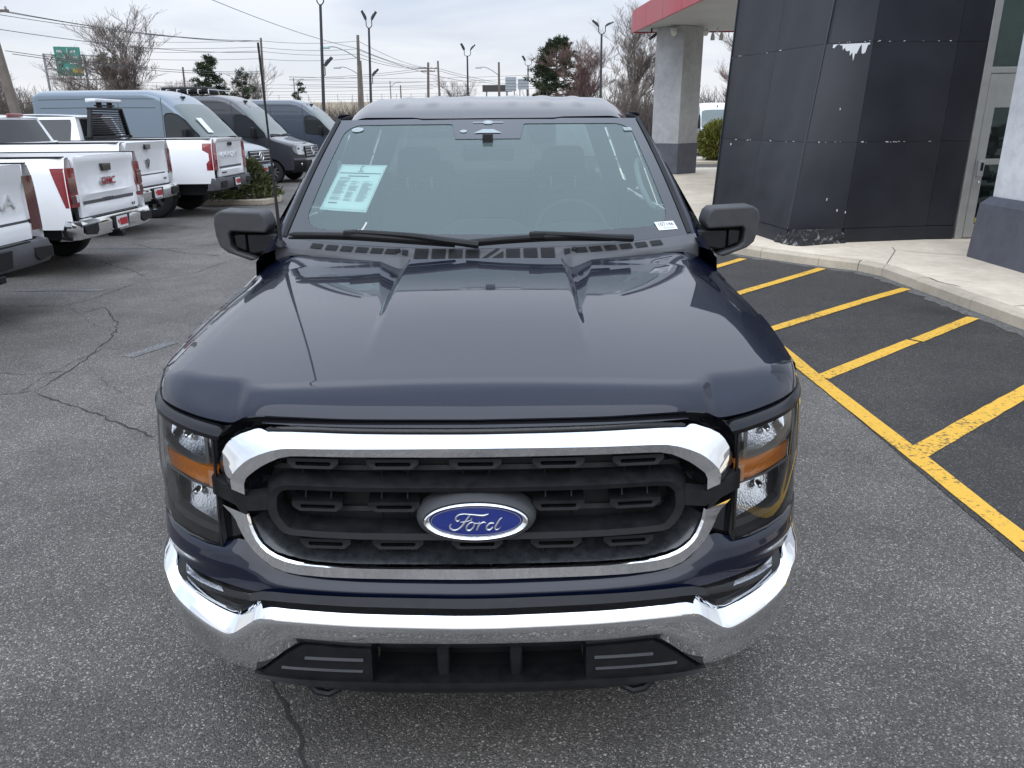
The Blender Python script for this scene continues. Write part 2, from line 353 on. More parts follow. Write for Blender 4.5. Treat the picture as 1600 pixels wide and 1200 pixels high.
CR = [([(-2.21, 4.37), (-2.52, 4.6), (-2.9, 4.87), (-3.23, 5.07), (-3.47, 5.25)], .018), ([(-3.47, 5.25), (-3.45, 5.42), (-3.46, 5.73), (-3.53, 6.26), (-3.63, 6.78), (-3.83, 7.26), (-4.29, 7.95), (-4.4, 7.73)], .016),
      ([(-3.9, 5.13), (-3.66, 5.18), (-3.47, 5.25)], .012), ([(-4.2, 5.7), (-3.66, 5.66), (-3.48, 5.73)], .008), ([(-3.56, 5.24), (-3.58, 5.73), (-3.52, 6.36)], .008),
      ([(-6.2, 7.98), (-5.43, 8.0), (-4.77, 8.03), (-4.63, 8.43), (-4.54, 9.34), (-4.1, 9.82), (-3.95, 10.93)], .014), ([(-5.83, 10.86), (-5.4, 10.45), (-5.03, 10.13), (-4.63, 9.63)], .02),
      ([(-6.17, 12.57), (-5.56, 12.01), (-4.73, 11.41), (-4.23, 11.22)], .02), ([(-6.6, 14.9), (-6.1, 14.59), (-5.7, 14.85)], .02), ([(-.84, 2.2), (-.79, 2.10), (-.73, 2.0), (-.66, 1.9), (-.62, 1.7), (-.5, 1.4)], .014),
      ([(-4.73, 8.03), (-3.97, 7.14), (-3.64, 6.89)], .008), ([(-2.46, 4.86), (-3.0, 5.4), (-3.59, 6.08)], .004), ([(-3.2, 8.4), (-2.6, 9.4), (-2.2, 10.8)], .012), ([(-4.4, 11.2), (-3.6, 12.4), (-3.0, 14.2)], .018)]
for i, (p, w) in enumerate(CR): crack(p, w, 100+i)
# ------------------------------------------------------------------ the dark navy pickup in front
TRK = thing('pickup_truck', 'dark navy pickup truck with chrome grille and bumper, facing the viewer, front and centre', 'pickup truck', (-.095, 1.70, 0), R(.3))
_P = pchip([0, .3, .5, .6, .7, .8, .88, .94, .97, 1.0, 1.012, 1.02], [0, .006, .022, .04, .07, .125, .20, .31, .41, .54, .68, .95])
def PF(x): return _P(abs(x))
_y0 = pchip([.3, .4, .62, .68, 1.05, 1.1], [.05, .02, 0.0, .05, .10, .135])
def FP(x, z, off=0.0): return (x, PF(x)+_y0(z)+off, z)
def subd(poly, k):
    out = []
    for a, b in zip(poly[:-1], poly[1:]):
        for i in range(k): out.append(tuple(lerp(p, q, i/k) for p, q in zip(a, b)))
    out.append(poly[-1]); return out
def chaikin(poly, it=1):
    for _ in range(it):
        o = [poly[0]]
        for a, b in zip(poly[:-1], poly[1:]):
            o.append(tuple(lerp(p, q, .25) for p, q in zip(a, b))); o.append(tuple(lerp(p, q, .75) for p, q in zip(a, b)))
        o.append(poly[-1]); poly = o
    return poly
def line(pts, off): return [(x, z, off) for x, z in pts]
def full(l): return [(-x, z, o) for x, z, o in reversed(l) if x > 1e-6] + list(l)
def band(mb, lines, k=3, rows=2, sym=True, ch=1):
    """surface through several polylines (x,z,offset) laid on the truck's front; sym makes it one piece across the middle"""
    L = [subd(chaikin(full(l) if sym else list(l), ch), k) for l in lines]
    R_ = []
    for a, b in zip(L[:-1], L[1:]):
        for i in range(rows):
            R_.append([FP(*[lerp(p, q, i/rows) for p, q in zip(u, v)]) for u, v in zip(a, b)])
    R_.append([FP(*p) for p in L[-1]])
    return mb.grid(R_)

# --- hood
ZL = pchip([0, .3, .55, .60, .647, .72, .83, .90, .95, 1.0], [1.097, 1.099, 1.103, 1.096, 1.076, 1.080, 1.090, 1.094, 1.082, 1.06])
YR = pchip([0, .30, .36, .45, .6, .79, .93, 1.0], [1.42, 1.425, 1.43, 1.47, 1.53, 1.60, 1.66, 1.68])
def hood_main(x, y):
    a = abs(x)
    z = 1.166 + (y-.27)*.100 + .018*math.sin(math.pi*min(max((y-.27)/1.15, 0), 1))
    z -= .022*(a/.8)**2 + 1.9*max(0, a-.80)**2
    if y > 1.3: z += .010*sstep(1.3, 1.7, y)*sstep(.5, .9, a)
    # raised centre dome and the two wedge scoops beside it
    f = sstep(.34, .95, y)
    z += .014*f*(1-sstep(.305, .340, a))
    t = min(max((y-.74)/.70, 0), 1)
    if t > 0:
        xi, xo = .315-.004*t, .33+.105*t
        if xi < a < xo:
            s = (a-xi)/(xo-xi); d = (s/.30 if s < .30 else (1-s)/.70); z -= .023*t**.8*min(1, d*1.15)
    return z
def hood_z(x, y, d):
    m = hood_main(x, y); fr = ZL(abs(x)) + .62*d + .012*(1-math.exp(-d/.012)); k = .012
    h = max(k-abs(m-fr), 0)/k
    return min(m, fr) - h*h*k*.25
hm = MB(); rows = []
us = sorted(set([round(-1+2*i/150, 4) for i in range(151)] + [round(s*(.30+.165*i/40), 4) for i in range(41) for s in (-1, 1)]))
vs_ = [0, .003, .008, .015] + [.02+.17*(i/34) for i in range(35)] + [.19+.81*(i/86) for i in range(1, 87)]
for v in vs_:
    row = []
    for u in us:
        x = u*(.955+.022*sstep(0, .9, v)-.03*sstep(.9, 1, v)); yf = PF(x)*.97+.137; yr = YR(abs(x)); d = v*(yr-yf); y = yf+d
        row.append((x, y, hood_z(x, y, d)))
    rows.append(row)
hem = [[(x, y+.012, z-.006) for x, y, z in rows[0]], [(x, y+.003, z-.005) for x, y, z in rows[0]]]
hm.grid(hem[:1] + hem[1:] + rows)
tail = [[(x, y+.004, z-.012) for x, y, z in rows[-1]]]
hm.grid([rows[-1]] + tail)
for s in (0, -1):
    sg = -1 if s == 0 else 1
    hm.grid([[r[s] for r in rows], [(r[s][0]+sg*.001, r[s][1], r[s][2]-.018) for r in rows]])
hood = hm.build('hood', M_navy, TRK, smooth=32)
# dark slot below the hood lip
mb = MB(); tl = line([(0, 1.092), (.3, 1.094), (.55, 1.098), (.60, 1.09), (.645, 1.07), (.72, 1.074), (.83, 1.084), (.90, 1.088), (.97, 1.07)], .075)
bl = line([(0, 1.05), (.3, 1.05), (.55, 1.05), (.60, 1.04), (.645, 1.03), (.72, 1.03), (.83, 1.03), (.90, 1.03), (.97, 1.02)], .10)
band(mb, [tl, bl]); mb.build('hood_seal', M_deep, TRK)
mb = MB(); band(mb, [line([(0, 1.088), (.3, 1.09), (.50, 1.093), (.555, 1.092)], .018), line([(0, 1.078), (.3, 1.08), (.50, 1.083), (.555, 1.084)], .008), line([(0, 1.068), (.3, 1.070), (.50, 1.074), (.555, 1.078)], .03)]); mb.build('hood_lip_trim', M_gloss, TRK)

# --- grille
GR_b = MB(); band(GR_b, [line([(0, 1.06), (.3, 1.06), (.64, 1.045), (.70, 1.04)], .085), line([(0, .9), (.3, .9), (.64, .9), (.72, .9)], .085), line([(0, .70), (.3, .70), (.6, .72), (.70, .74)], .085)], 6)
GR_b.build('grille_backing', M_deep, TRK)
uo = [(0, 1.070), (.25, 1.071), (.46, 1.075), (.558, 1.071), (.632, 1.050), (.660, 1.02), (.681, .969), (.664, .935)]
um = [(0, 1.041), (.25, 1.040), (.44, 1.040), (.505, 1.037), (.569, 1.014), (.605, .990), (.640, .952), (.637, .920)]
ui = [(0, 1.016), (.25, 1.017), (.42, 1.018), (.490, 1.016), (.543, .992), (.575, .970), (.603, .945), (.604, .905)]
ub = [(0, 1.022), (.25, 1.023), (.42, 1.024), (.486, 1.020), (.536, .996), (.568, .972), (.594, .945), (.597, .905)]
def wrap_off(l, o): return [(x, z, lerp(o, o*.15, sstep(.57, .66, x))) for x, z in l]
mb = MB(); band(mb, [wrap_off(uo, .055), wrap_off(uo, .028), line([(lerp(a[0], b[0], .9), lerp(a[1], b[1], .9)) for a, b in zip(uo, um)], -.016), line(um, -.020), line(ui, -.013), line(ub, .05)], 3, 3)
mb.build('grille_surround', M_chrome, TRK, smooth=28)
lo = [(0, .684), (.25, .687), (.45, .690), (.532, .702), (.582, .737), (.610, .768), (.630, .807), (.640, .838), (.673, .869)]
li = [(0, .713), (.25, .714), (.42, .717), (.492, .723), (.548, .742), (.580, .770), (.598, .811), (.602, .840), (.604, .850)]
lb = [(0, .716), (.25, .717), (.42, .720), (.488, .727), (.542, .746), (.574, .773), (.592, .813), (.597, .842), (.598, .852)]
mb = MB(); band(mb, [line(lo, .03), line(lo, -.012), line(li, -.014), line(lb, -.008), line(lb, .05)], 3, 2); mb.build('grille_surround', M_chrome, TRK, smooth=28)
# sloping dusty shelf inside the lower chrome
mb = MB(); band(mb, [line([(0, .715), (.25, .716), (.45, .72), (.505, .726), (.558, .759), (.592, .79), (.598, .83)], .004), line([(0, .752), (.25, .753), (.43, .757), (.475, .762), (.515, .785), (.545, .81), (.555, .84)], .06)], 3, 3)
mb.build('grille_shelf', M_dust, TRK)
mb = MB(); band(mb, [line([(0, 1.016), (.25, 1.017), (.42, 1.018), (.490, 1.015), (.543, .990), (.575, .968), (.600, .94), (.600, .906)], .02), line([(0, .985), (.25, .985), (.42, .985), (.47, .98), (.51, .965), (.54, .95), (.555, .93), (.558, .91)], .075)], 3, 3)
mb.build('grille_shelf', M_gloss, TRK)
ro = [(0, .940), (.25, .941), (.465, .945), (.510, .942), (.537, .925), (.549, .900), (.549, .850), (.518, .805), (.484, .794), (.25, .788), (0, .786)]
ri = [(0, .922), (.25, .923), (.460, .926), (.497, .924), (.511, .914), (.519, .900), (.520, .857), (.496, .820), (.468, .814), (.25, .809), (0, .808)]
rm = [(lerp(a[0], b[0], .25), lerp(a[1], b[1], .25)) for a, b in zip(ro, ri)]
def loopx(l): return l + [(-x, z, o) for x, z, o in reversed(l[1:-1])] + [l[0]]
mb = MB(); band(mb, [loopx(line([(x*1.02, z+(.012 if z > .87 else -.012)) for x, z in ro], .045)), loopx(line(ro, .0)), loopx(line(rm, -.012)), loopx(line(ri, -.008)), loopx(line([(x*.985, z+(-.008 if z > .87 else .010)) for x, z in ri], .05))], 3, 1, sym=False, ch=1)
mb.build('grille_frame', M_blk, TRK, smooth=25)
mb = MB(); band(mb, [line([(.53, .918), (.604, .903), (.655, .930), (.70, .946)], .02), line([(.53, .906), (.604, .897), (.655, .922), (.70, .938)], -.006), line([(.53, .868), (.602, .856), (.664, .880), (.70, .892)], -.006), line([(.53, .858), (.602, .850), (.664, .872), (.70, .884)], .02)], 4, 1, sym=False, ch=0)
wing = MB(); wing.v = mb.v; wing.f = mb.f
wing.build('grille_crossbar', M_blk, TRK, smooth=25)
mb = MB(); mb.v = [(-x, y, z) for x, y, z in wing.v]; mb.f = list(wing.f); mb.build('grille_crossbar', M_blk, TRK, smooth=25)
# bracket-shaped bars of the mesh, each with two pins
def bracket(cx, cz, w=.134, h=.027):
    mb = MB(); hw = w/2
    out = [(-hw, h*.42), (hw, h*.42), (hw, -.02*h), (hw*.74, -h*.55), (-hw*.74, -h*.55), (-hw, -.02*h), (-hw, h*.42)]
    inn = [(-hw*.66, h*.08), (hw*.66, h*.08), (hw*.70, -h*.10), (hw*.64, -h*.30), (-hw*.64, -h*.30), (-hw*.70, -h*.10), (-hw*.66, h*.08)]
    o0 = [(cx+a, cz+b*1.0+.012, .05) for a, b in out]
    o1 = [(cx+a, cz+b, .006) for a, b in out]; i1 = [(cx+a, cz+b, .008) for a, b in inn]; i2 = [(cx+a, cz+b, .03) for a, b in inn]
    band(mb, [o0, o1, i1, i2], 1, 1, sym=False, ch=0)
    for px in (-.033, .035):
        for dz in (1, -1):
            p0 = FP(cx+px, cz+dz*h*.4, .022); p1 = FP(cx+px, cz+dz*(h*.4+.032), .035); mb.tube([p0, p1], .0028, 5)
    mb.build('grille_bar', M_blk, TRK, smooth=20)
for x in (-.42, -.213, 0, .213, .42): bracket(x, .992)
for x in (-.415, -.214, .214, .415): bracket(x, .876)
for x in (-.400, -.208, 0, .208, .400): bracket(x, .772)
mb = MB()
for z in (.96, .905, .845, .80): band(mb, [line([(0, z), (.3, z), (.56, z)], .072), line([(0, z-.012), (.3, z-.012), (.56, z-.012)], .068)], 6, 1)
mb.build('grille_louvre', M_blk, TRK)
# oval badge
BD = MB(); cz = .853
def ell(a, b, n=64): return [(a*math.cos(2*math.pi*k/n), b*math.sin(2*math.pi*k/n)) for k in range(n)]
def ering(mb, sets):
    rows = [[(x, .074+PF(x)+(z)*.135+o, cz+z) for x, z in ell(a, b)] for a, b, o in sets]; mb.grid(rows, True); return mb
pod = ering(MB(), [(.157, .070, .03), (.155, .067, -.004), (.149, .061, -.022), (.136, .053, -.030), (.132, .049, -.022), (.05, .02, -.02)]).build('badge_pod', M_blk2, TRK, smooth=50)
badge = ering(MB(), [(.1185, .0405, -.0268), (.08, .028, -.0285), (.04, .014, -.029), (.001, .0004, -.0295)]).build('badge', M_blue, TRK, smooth=60)
ering(MB(), [(.1345, .0500, -.020), (.1335, .0490, -.0340), (.1295, .0460, -.0360), (.1240, .0425, -.0330), (.1185, .0405, -.026)]).build('badge_rim', M_chrome, badge, smooth=50)
ering(MB(), [(.1155, .0378, -.0268), (.1155, .0378, -.0290), (.1138, .0366, -.0290), (.1138, .0366, -.0268)]).build('badge_line', M_satin, badge)
def smoothpath(pts, k=5):
    out = []; n = len(pts)
    for i in range(n-1):
        p0 = pts[max(i-1, 0)]; p1 = pts[i]; p2 = pts[i+1]; p3 = pts[min(i+2, n-1)]
        for j in range(k):
            t = j/k
            out.append(tuple(.5*((2*p1[d])+(-p0[d]+p2[d])*t+(2*p0[d]-5*p1[d]+4*p2[d]-p3[d])*t*t+(-p0[d]+3*p1[d]-3*p2[d]+p3[d])*t**3) for d in range(len(p1))))
    out.append(pts[-1]); return out
strokes = [  # centre lines traced as (x, y, half width), y down, badge centre at 768,442
    [(925, 345, 4), (900, 358, 11), (850, 372, 16), (770, 362, 13), (690, 352, 10), (620, 346, 9), (560, 362, 12), (525, 402, 14), (530, 436, 12), (560, 436, 8), (580, 410, 5)],
    [(700, 356, 8), (672, 400, 13), (640, 448, 15), (600, 505, 14), (550, 547, 12), (500, 560, 11), (462, 540, 13), (452, 505, 11), (475, 475, 6)],
    [(575, 452, 4), (630, 448, 7), (690, 432, 6), (725, 412, 5), (712, 402, 4), (700, 420, 4), (725, 450, 6)],
    [(735, 452, 8), (690, 468, 12), (655, 515, 14), (655, 552, 12), (690, 560, 10), (730, 530, 13), (748, 485, 12), (735, 452, 8)],
    [(735, 462, 6), (790, 470, 6), (815, 458, 8), (795, 510, 13), (775, 556, 11)], [(795, 510, 7), (830, 468, 9), (865, 456, 11), (890, 466, 5)],
    [(985, 470, 7), (940, 472, 12), (900, 510, 14), (895, 545, 12), (930, 556, 10), (975, 520, 11)],
    [(1085, 400, 6), (1055, 425, 11), (1020, 485, 14), (995, 535, 12), (1015, 556, 8), (1050, 540, 5), (1078, 508, 3)]]
mb = MB()
for st in strokes:
    sp = smoothpath(st, 5); rows = []
    for i, (x, y, w) in enumerate(sp):
        q0, q1 = sp[max(i-1, 0)], sp[min(i+1, len(sp)-1)]; dx, dy = q1[0]-q0[0], q1[1]-q0[1]; l = math.hypot(dx, dy) or 1; nx, ny = -dy/l*w*.95, dx/l*w*.95; row = []
        for s, h in ((-1, -.0268), (-.8, -.0312), (0, -.0322), (.8, -.0312), (1, -.0268)):
            X = (x+nx*s-768)*.000212; Z = -(y+ny*s-448)*.000205; row.append((X, .074+PF(X)+Z*.135+h, cz+Z))
        rows.append(row)
    mb.grid(rows)
mb.build('badge_script', M_satin, badge, smooth=60, weld=False)

# --- headlights
def flip(mb): m2 = MB(); m2.v = [(-x, y, z) for x, y, z in mb.v]; m2.f = [tuple(reversed(f)) for f in mb.f]; return m2
def both(fn, name, m, parents, **k):
    a = MB(); fn(a); b = flip(a); return [q.build(name, m, p, **k) for q, p in ((b, parents[0]), (a, parents[1]))]
def hl_house(mb):
    band(mb, [line([(.69, 1.052), (.80, 1.058), (.90, 1.062), (.96, 1.06), (.995, 1.05)], .0), line([(.70, 1.040), (.80, 1.046), (.90, 1.05), (.96, 1.048), (.993, 1.04)], .11), line([(.695, .9), (.80, .9), (.90, .9), (.96, .9), (.99, .9)], .13), line([(.69, .760), (.80, .765), (.90, .775), (.96, .785), (.985, .79)], .11), line([(.685, .748), (.80, .752), (.90, .76), (.96, .77), (.987, .78)], .0)], 4, 2, sym=False, ch=0)
    band(mb, [line([(.69, 1.052), (.695, .9), (.685, .748)], 0), line([(.70, 1.045), (.705, .9), (.697, .76)], .13)], 4, 1, sym=False, ch=0)
M_lampg = mat('lamp_grey', (.10, .102, .105), .35)
hls = both(hl_house, 'headlight', M_lampg, (TRK, TRK), smooth=30)
M_lampg = mat('lamp_grey', (.10, .102, .105), .35)
M_lampt = mat('lamp_light_grey', (.24, .245, .25), .3)
def bezel(zin):
    o, i, dep = zin
    def f(mb): band(mb, [line(o, .016), line(i, .014), line(i, .05)], 2, 1, sym=False, ch=0)
    return f
UPo = [(.715, 1.050), (.885, 1.058), (.890, .985), (.835, .966), (.775, .956), (.712, .962), (.715, 1.050)]
UPi = [(.724, 1.046), (.868, 1.052), (.872, .993), (.828, .974), (.776, .965), (.722, .970), (.724, 1.046)]
LOo = [(.694, .898), (.885, .912), (.915, .86), (.905, .795), (.82, .778), (.694, .765), (.694, .898)]
LOi = [(.702, .892), (.866, .905), (.862, .86), (.845, .812), (.79, .798), (.700, .789), (.702, .892)]
both(bezel((UPo, UPi, 0)), 'lamp_bezel', M_lampg, hls, smooth=20); both(bezel((LOo, LOi, 0)), 'lamp_bezel', M_lampg, hls, smooth=20)
def refl(x0, x1, z0, z1):
    def f(mb):
        rows = []
        for j in range(13):
            v = j/12; row = []
            for i in range(33):
                u = i/32; x = lerp(x0, x1, u); z = lerp(z0, z1, v); r2 = ((u-.5)*2)**2*.5+((v-.5)*2)**2*.5
                row.append(FP(x, z, .018+.030*max(0, 1-r2)**.7 + .003*(i % 2 if v > .45 else (i % 2)*.5) + .045*v))
            rows.append(row)
        mb.grid(rows)
    return f
both(refl(.720, .874, .962, 1.052), 'lamp_reflector', M_refl, hls, smooth=60); both(refl(.698, .868, .786, .908), 'lamp_reflector', M_refl, hls, smooth=60)
def bulb(cx, cz_):
    def f(mb):
        p = FP(cx, cz_, .03); rows = []
        for a in range(7):
            th = math.pi*a/6; rows.append([(p[0]+.011*math.sin(th)*math.cos(b*math.pi/6), p[1]+.05-.022*(1-math.cos(th)), p[2]+.011*math.sin(th)*math.sin(b*math.pi/6)) for b in range(12)])
        mb.grid(rows, True)
    return f
both(bulb(.80, 1.01), 'lamp_bulb', M_chrome, hls); both(bulb(.785, .852), 'lamp_bulb', M_chrome, hls)
def amber(mb):
    band(mb, [line([(.684, .958), (.74, .960), (.80, .968), (.872, .966)], .05), line([(.684, .954), (.74, .956), (.80, .964), (.872, .962)], .014), line([(.687, .905), (.74, .905), (.80, .914), (.866, .922)], .014), line([(.687, .900), (.74, .900), (.80, .909), (.866, .918)], .05)], 4, 2, sym=False, ch=0)
both(amber, 'turn_signal', M_amber, hls, smooth=25)
def marker(mb): band(mb, [line([(.694, .948), (.716, .949)], .008), line([(.697, .902), (.716, .903)], .008)], 2, 2, sym=False, ch=0)
both(marker, 'turn_signal_reflector', mat('pale_amber', (.62, .30, .16), .2, coat=1), hls)
def lens(mb):
    xs = [.69, .74, .80, .86, .91, .95, .975, .995]
    T = [1.052, 1.055, 1.059, 1.062, 1.064, 1.062, 1.056, 1.048]; B = [.746, .748, .752, .757, .763, .772, .782, .795]
    rows = []
    for j in range(9):
        v = j/8; rows.append([FP(x, lerp(t, b, v), -.004-.010*math.sin(math.pi*v)) for x, t, b in zip(xs, T, B)])
    mb.grid(rows)
both(lens, 'headlight_lens', M_lens, hls, smooth=60)
def hl_rim(mb):
    xs = [.69, .74, .80, .86, .91, .95, .975, .995]; T = [1.052, 1.055, 1.059, 1.062, 1.064, 1.062, 1.056, 1.048]; B = [.746, .748, .752, .757, .763, .772, .782, .795]
    pts = [FP(x, z, -.003) for x, z in zip(xs, T)] + [FP(x, z, -.003) for x, z in reversed(list(zip(xs, B)))]
    mb.tube(pts+[pts[0]], .0045, 6, False)
both(hl_rim, 'headlight_rim', M_gloss, hls)
def strip(mb):   # grey light-guide strip down the outer side
    band(mb, [line([(.905, 1.04), (.93, 1.045)], .03), line([(.905, .9), (.93, .9)], .02), line([(.895, .80), (.925, .805)], .03)], 4, 3, sym=False, ch=0)
both(strip, 'lamp_trim', M_lampt, hls)
def strip2(mb): band(mb, [line([(.700, .786), (.80, .793), (.895, .80)], .022), line([(.698, .772), (.80, .778), (.915, .788)], .026)], 4, 1, sym=False, ch=0)
both(strip2, 'lamp_trim', M_lampt, hls)
def brow(mb):
    t = [(.664, 1.060), (.675, 1.067), (.72, 1.071), (.83, 1.080), (.90, 1.085), (.95, 1.080), (.985, 1.072), (1.003, 1.066)]
    b = [(.668, 1.048), (.677, 1.041), (.72, 1.046), (.83, 1.056), (.90, 1.061), (.95, 1.061), (.985, 1.055), (1.003, 1.050)]
    band(mb, [line(t, .03), line(t, .006), line([(lerp(p[0], q[0], .5), lerp(p[1], q[1], .5)) for p, q in zip(t, b)], -.016), line(b, -.010), line(b, .02)], 3, 2, sym=False, ch=1)
both(brow, 'headlight_brow', mat('brow_black', (.008, .008, .010), .22, spec=.25), (TRK, TRK), smooth=45)
def cheek(mb):
    band(mb, [line([(.655, .975), (.650, .935), (.655, .87), (.630, .835), (.618, .80), (.600, .765)], .055), line([(.705, .975), (.705, .935), (.705, .87), (.70, .82), (.695, .77), (.69, .74)], .030)], 3, 2, sym=False, ch=0)
    band(mb, [line([(.60, 1.06), (.64, 1.02), (.655, .97)], .09), line([(.705, 1.055), (.705, 1.02), (.705, .97)], .035)], 3, 2, sym=False, ch=0)
both(cheek, 'fascia_cheek', M_gloss, (TRK, TRK))

# --- painted fascia between lamps and bumper
ft = [(0, .690), (.25, .692), (.47, .697), (.535, .705), (.590, .738), (.63, .768), (.69, .747), (.78, .750), (.88, .757), (.95, .768), (.985, .778), (1.004, .79)]
fq = [(0, .676), (.25, .678), (.47, .683), (.540, .690), (.600, .715), (.645, .735), (.69, .735), (.78, .738), (.88, .744), (.95, .752), (.985, .76), (1.004, .77)]
fm = [(0, .655), (.25, .656), (.47, .660), (.54, .665), (.60, .680), (.645, .690), (.69, .695), (.78, .70), (.88, .705), (.95, .71), (.985, .71), (1.004, .71)]
fb = [(0, .632), (.25, .636), (.47, .640), (.555, .642), (.60, .640), (.645, .644), (.69, .648), (.78, .652), (.88, .662), (.95, .667), (.985, .665), (1.004, .66)]
def fl(l, a, b): return [(x, z, lerp(a, b, sstep(.5, .75, x))) for x, z in l]
mb = MB(); band(mb, [fl(ft, .02, .01), fl(fq, .006, -.010), fl(fm, -.004, -.020), fl(fb, .016, .012), fl(fb, .06, .06)], 3, 3); mb.build('front_fascia', M_navy, TRK, smooth=50)
mb = MB(); band(mb, [line([(0, .645), (.25, .648), (.47, .650), (.56, .652), (.60, .645)], -.008), line([(0, .628), (.25, .632), (.47, .636), (.56, .638), (.60, .632)], -.012), line([(0, .618), (.25, .622), (.47, .627), (.56, .630), (.60, .625)], .03)], 3, 1); mb.build('bumper_pad', M_blk, TRK, smooth=25)
# --- chrome bumper
bt0 = [(0, .618), (.25, .623), (.4, .627), (.545, .631), (.585, .625), (.645, .574), (.668, .569), (.76, .592), (.845, .62), (.866, .663), (.91, .672), (.955, .668), (.985, .655)]
bt1 = [(0, .611), (.25, .616), (.4, .620), (.548, .624), (.583, .617), (.648, .563), (.668, .558), (.76, .583), (.843, .609), (.868, .652), (.91, .660), (.955, .655), (.985, .64)]
bcr = [(0, .572), (.25, .579), (.4, .585), (.543, .590), (.585, .582), (.662, .518), (.690, .513), (.772, .540), (.860, .572), (.884, .616), (.915, .628), (.957, .624), (.986, .615)]
blo = [(0, .493), (.25, .492), (.4, .499), (.478, .504), (.53, .465), (.618, .379), (.70, .386), (.76, .396), (.825, .413), (.88, .445), (.93, .485), (.962, .515), (.986, .53)]
bcr = [(lerp(a[0], b[0], .84), lerp(a[1], b[1], .84)) for a, b in zip(bt1, bcr)]
bmi = [(lerp(a[0], b[0], .07), lerp(a[1], b[1], .07)) for a, b in zip(bcr, blo)]
def tight(l):       # extra points beside the two sharp bends so they stay crisp when rounded
    o = []
    for i, p in enumerate(l):
        if i in (3, 4, 5, 6, 8, 9) and 0 < i < len(l)-1:
            o += [tuple(lerp(p[k], l[i-1][k], .14) for k in (0, 1)), tuple(lerp(p[k], l[i+1][k], .14) for k in (0, 1))]
        else: o.append(p)
    return o
bt0, bt1, bcr, bmi, blo = [tight(l) for l in (bt0, bt1, bcr, bmi, blo)]
mb = MB(); band(mb, [line(bt0, .06), line(bt1, .022), line(bcr, -.020), line(bmi, -.0225), line([(lerp(a[0], b[0], .6), lerp(a[1], b[1], .6)) for a, b in zip(bmi, blo)], -.016), line(blo, .004), line(blo, .07)], 3, 3, ch=1)
bump = mb.build('front_bumper', M_chrome, TRK, smooth=38)
# --- fog lamps
def foghole(mb): band(mb, [line([(.575, .640), (.66, .640), (.76, .646), (.868, .668)], .05), line([(.60, .60), (.66, .60), (.76, .61), (.868, .62)], .06), line([(.64, .565), (.67, .56), (.76, .585), (.85, .605)], .05)], 3, 2, sym=False, ch=0)
fogs = both(foghole, 'fog_lamp', M_blk, (TRK, TRK))
def foglens(mb): band(mb, [line([(.590, .634), (.66, .635), (.76, .643), (.856, .660)], .016), line([(.62, .60), (.68, .598), (.78, .612), (.852, .632)], .010), line([(.650, .570), (.69, .572), (.78, .594), (.842, .610)], .020)], 3, 3, sym=False, ch=0)
both(foglens, 'fog_lens', M_smoke, fogs)
def fogref(mb): band(mb, [line([(.70, .628), (.78, .634), (.83, .645)], .035), line([(.70, .606), (.78, .612), (.83, .62)], .045)], 3, 2, sym=False, ch=0)
both(fogref, 'lamp_reflector', M_refl, fogs)
# --- lower valance with winch slot
mb = MB(); band(mb, [line([(0, .494), (.15, .494), (.283, .493)], .02), line([(0, .494), (.15, .494), (.283, .493)], .12), line([(0, .372), (.15, .372), (.29, .376)], .12), line([(0, .368), (.15, .368), (.29, .374)], .006)], 4, 1); mb.build('bumper_slot', M_deep, TRK, smooth=20)
for sx in (-1, 1):
    mb = MB(); a = [(sx*.288, .490), (sx*.36, .492), (sx*.468, .498), (sx*.52, .460), (sx*.600, .386)]; b = [(sx*.290, .378), (sx*.36, .376), (sx*.45, .374), (sx*.52, .372), (sx*.605, .374)]
    band(mb, [line(a, .05), line(a, -.002), line(b, -.006), line(b, .05)], 3, 2, sym=False, ch=0); band(mb, [line([(a[0][0], a[0][1]), (b[0][0], b[0][1])], .0), line([(a[0][0], a[0][1]), (b[0][0], b[0][1])], .09)], 3, 1, sym=False, ch=0)
    pad = mb.build('valance_pad', M_blk, TRK, smooth=25)
    for z, x0, x1 in ((.455, .31, .47), (.415, .315, .54)):
        mb = MB(); band(mb, [line([(sx*x0, z+.004), (sx*(x0+x1)/2, z+.004), (sx*x1, z+.004)], -.003), line([(sx*x0, z), (sx*(x0+x1)/2, z), (sx*x1, z)], -.011), line([(sx*x0, z-.005), (sx*(x0+x1)/2, z-.005), (sx*x1, z-.005)], -.003)], 3, 1, sym=False, ch=0); mb.build('valance_rib', M_blk2, pad, smooth=0)
    mb = MB(); c = FP(sx*.10, .43, .075); mb.box(c, (.034, .09, .13)); mb.build('slot_divider', M_blk, TRK, bevel=.006)
    mb = MB(); mb.tube([FP(sx*.395, .34, .10), FP(sx*.395, .312, .05), FP(sx*.405, .300, .025), FP(sx*.43, .294, .012), FP(sx*.46, .297, .014), FP(sx*.485, .305, .03), FP(sx*.49, .318, .06), FP(sx*.49, .34, .10)], .0115, 8); mb.build('tow_hook', M_blk, TRK)
mb = MB(); vt = [(0, .376), (.25, .376), (.29, .38), (.45, .378), (.60, .380), (.625, .382)]; vb = [(0, .328), (.25, .329), (.29, .331), (.45, .345), (.60, .362), (.625, .370)]
band(mb, [line(vt, .06), line(vt, -.012), line([(lerp(p[0], q[0], .5), lerp(p[1], q[1], .5)) for p, q in zip(vt, vb)], -.020), line(vb, -.010), line(vb, .12)], 3, 2); mb.build('valance_lip', M_blk, TRK, smooth=40)
mb = MB(); mb.box((0, .95, .46), (1.5, 1.3, .34)); mb.box((0, 3.6, .50), (.95, 4.0, .28)); mb.build('chassis', M_deep, TRK)

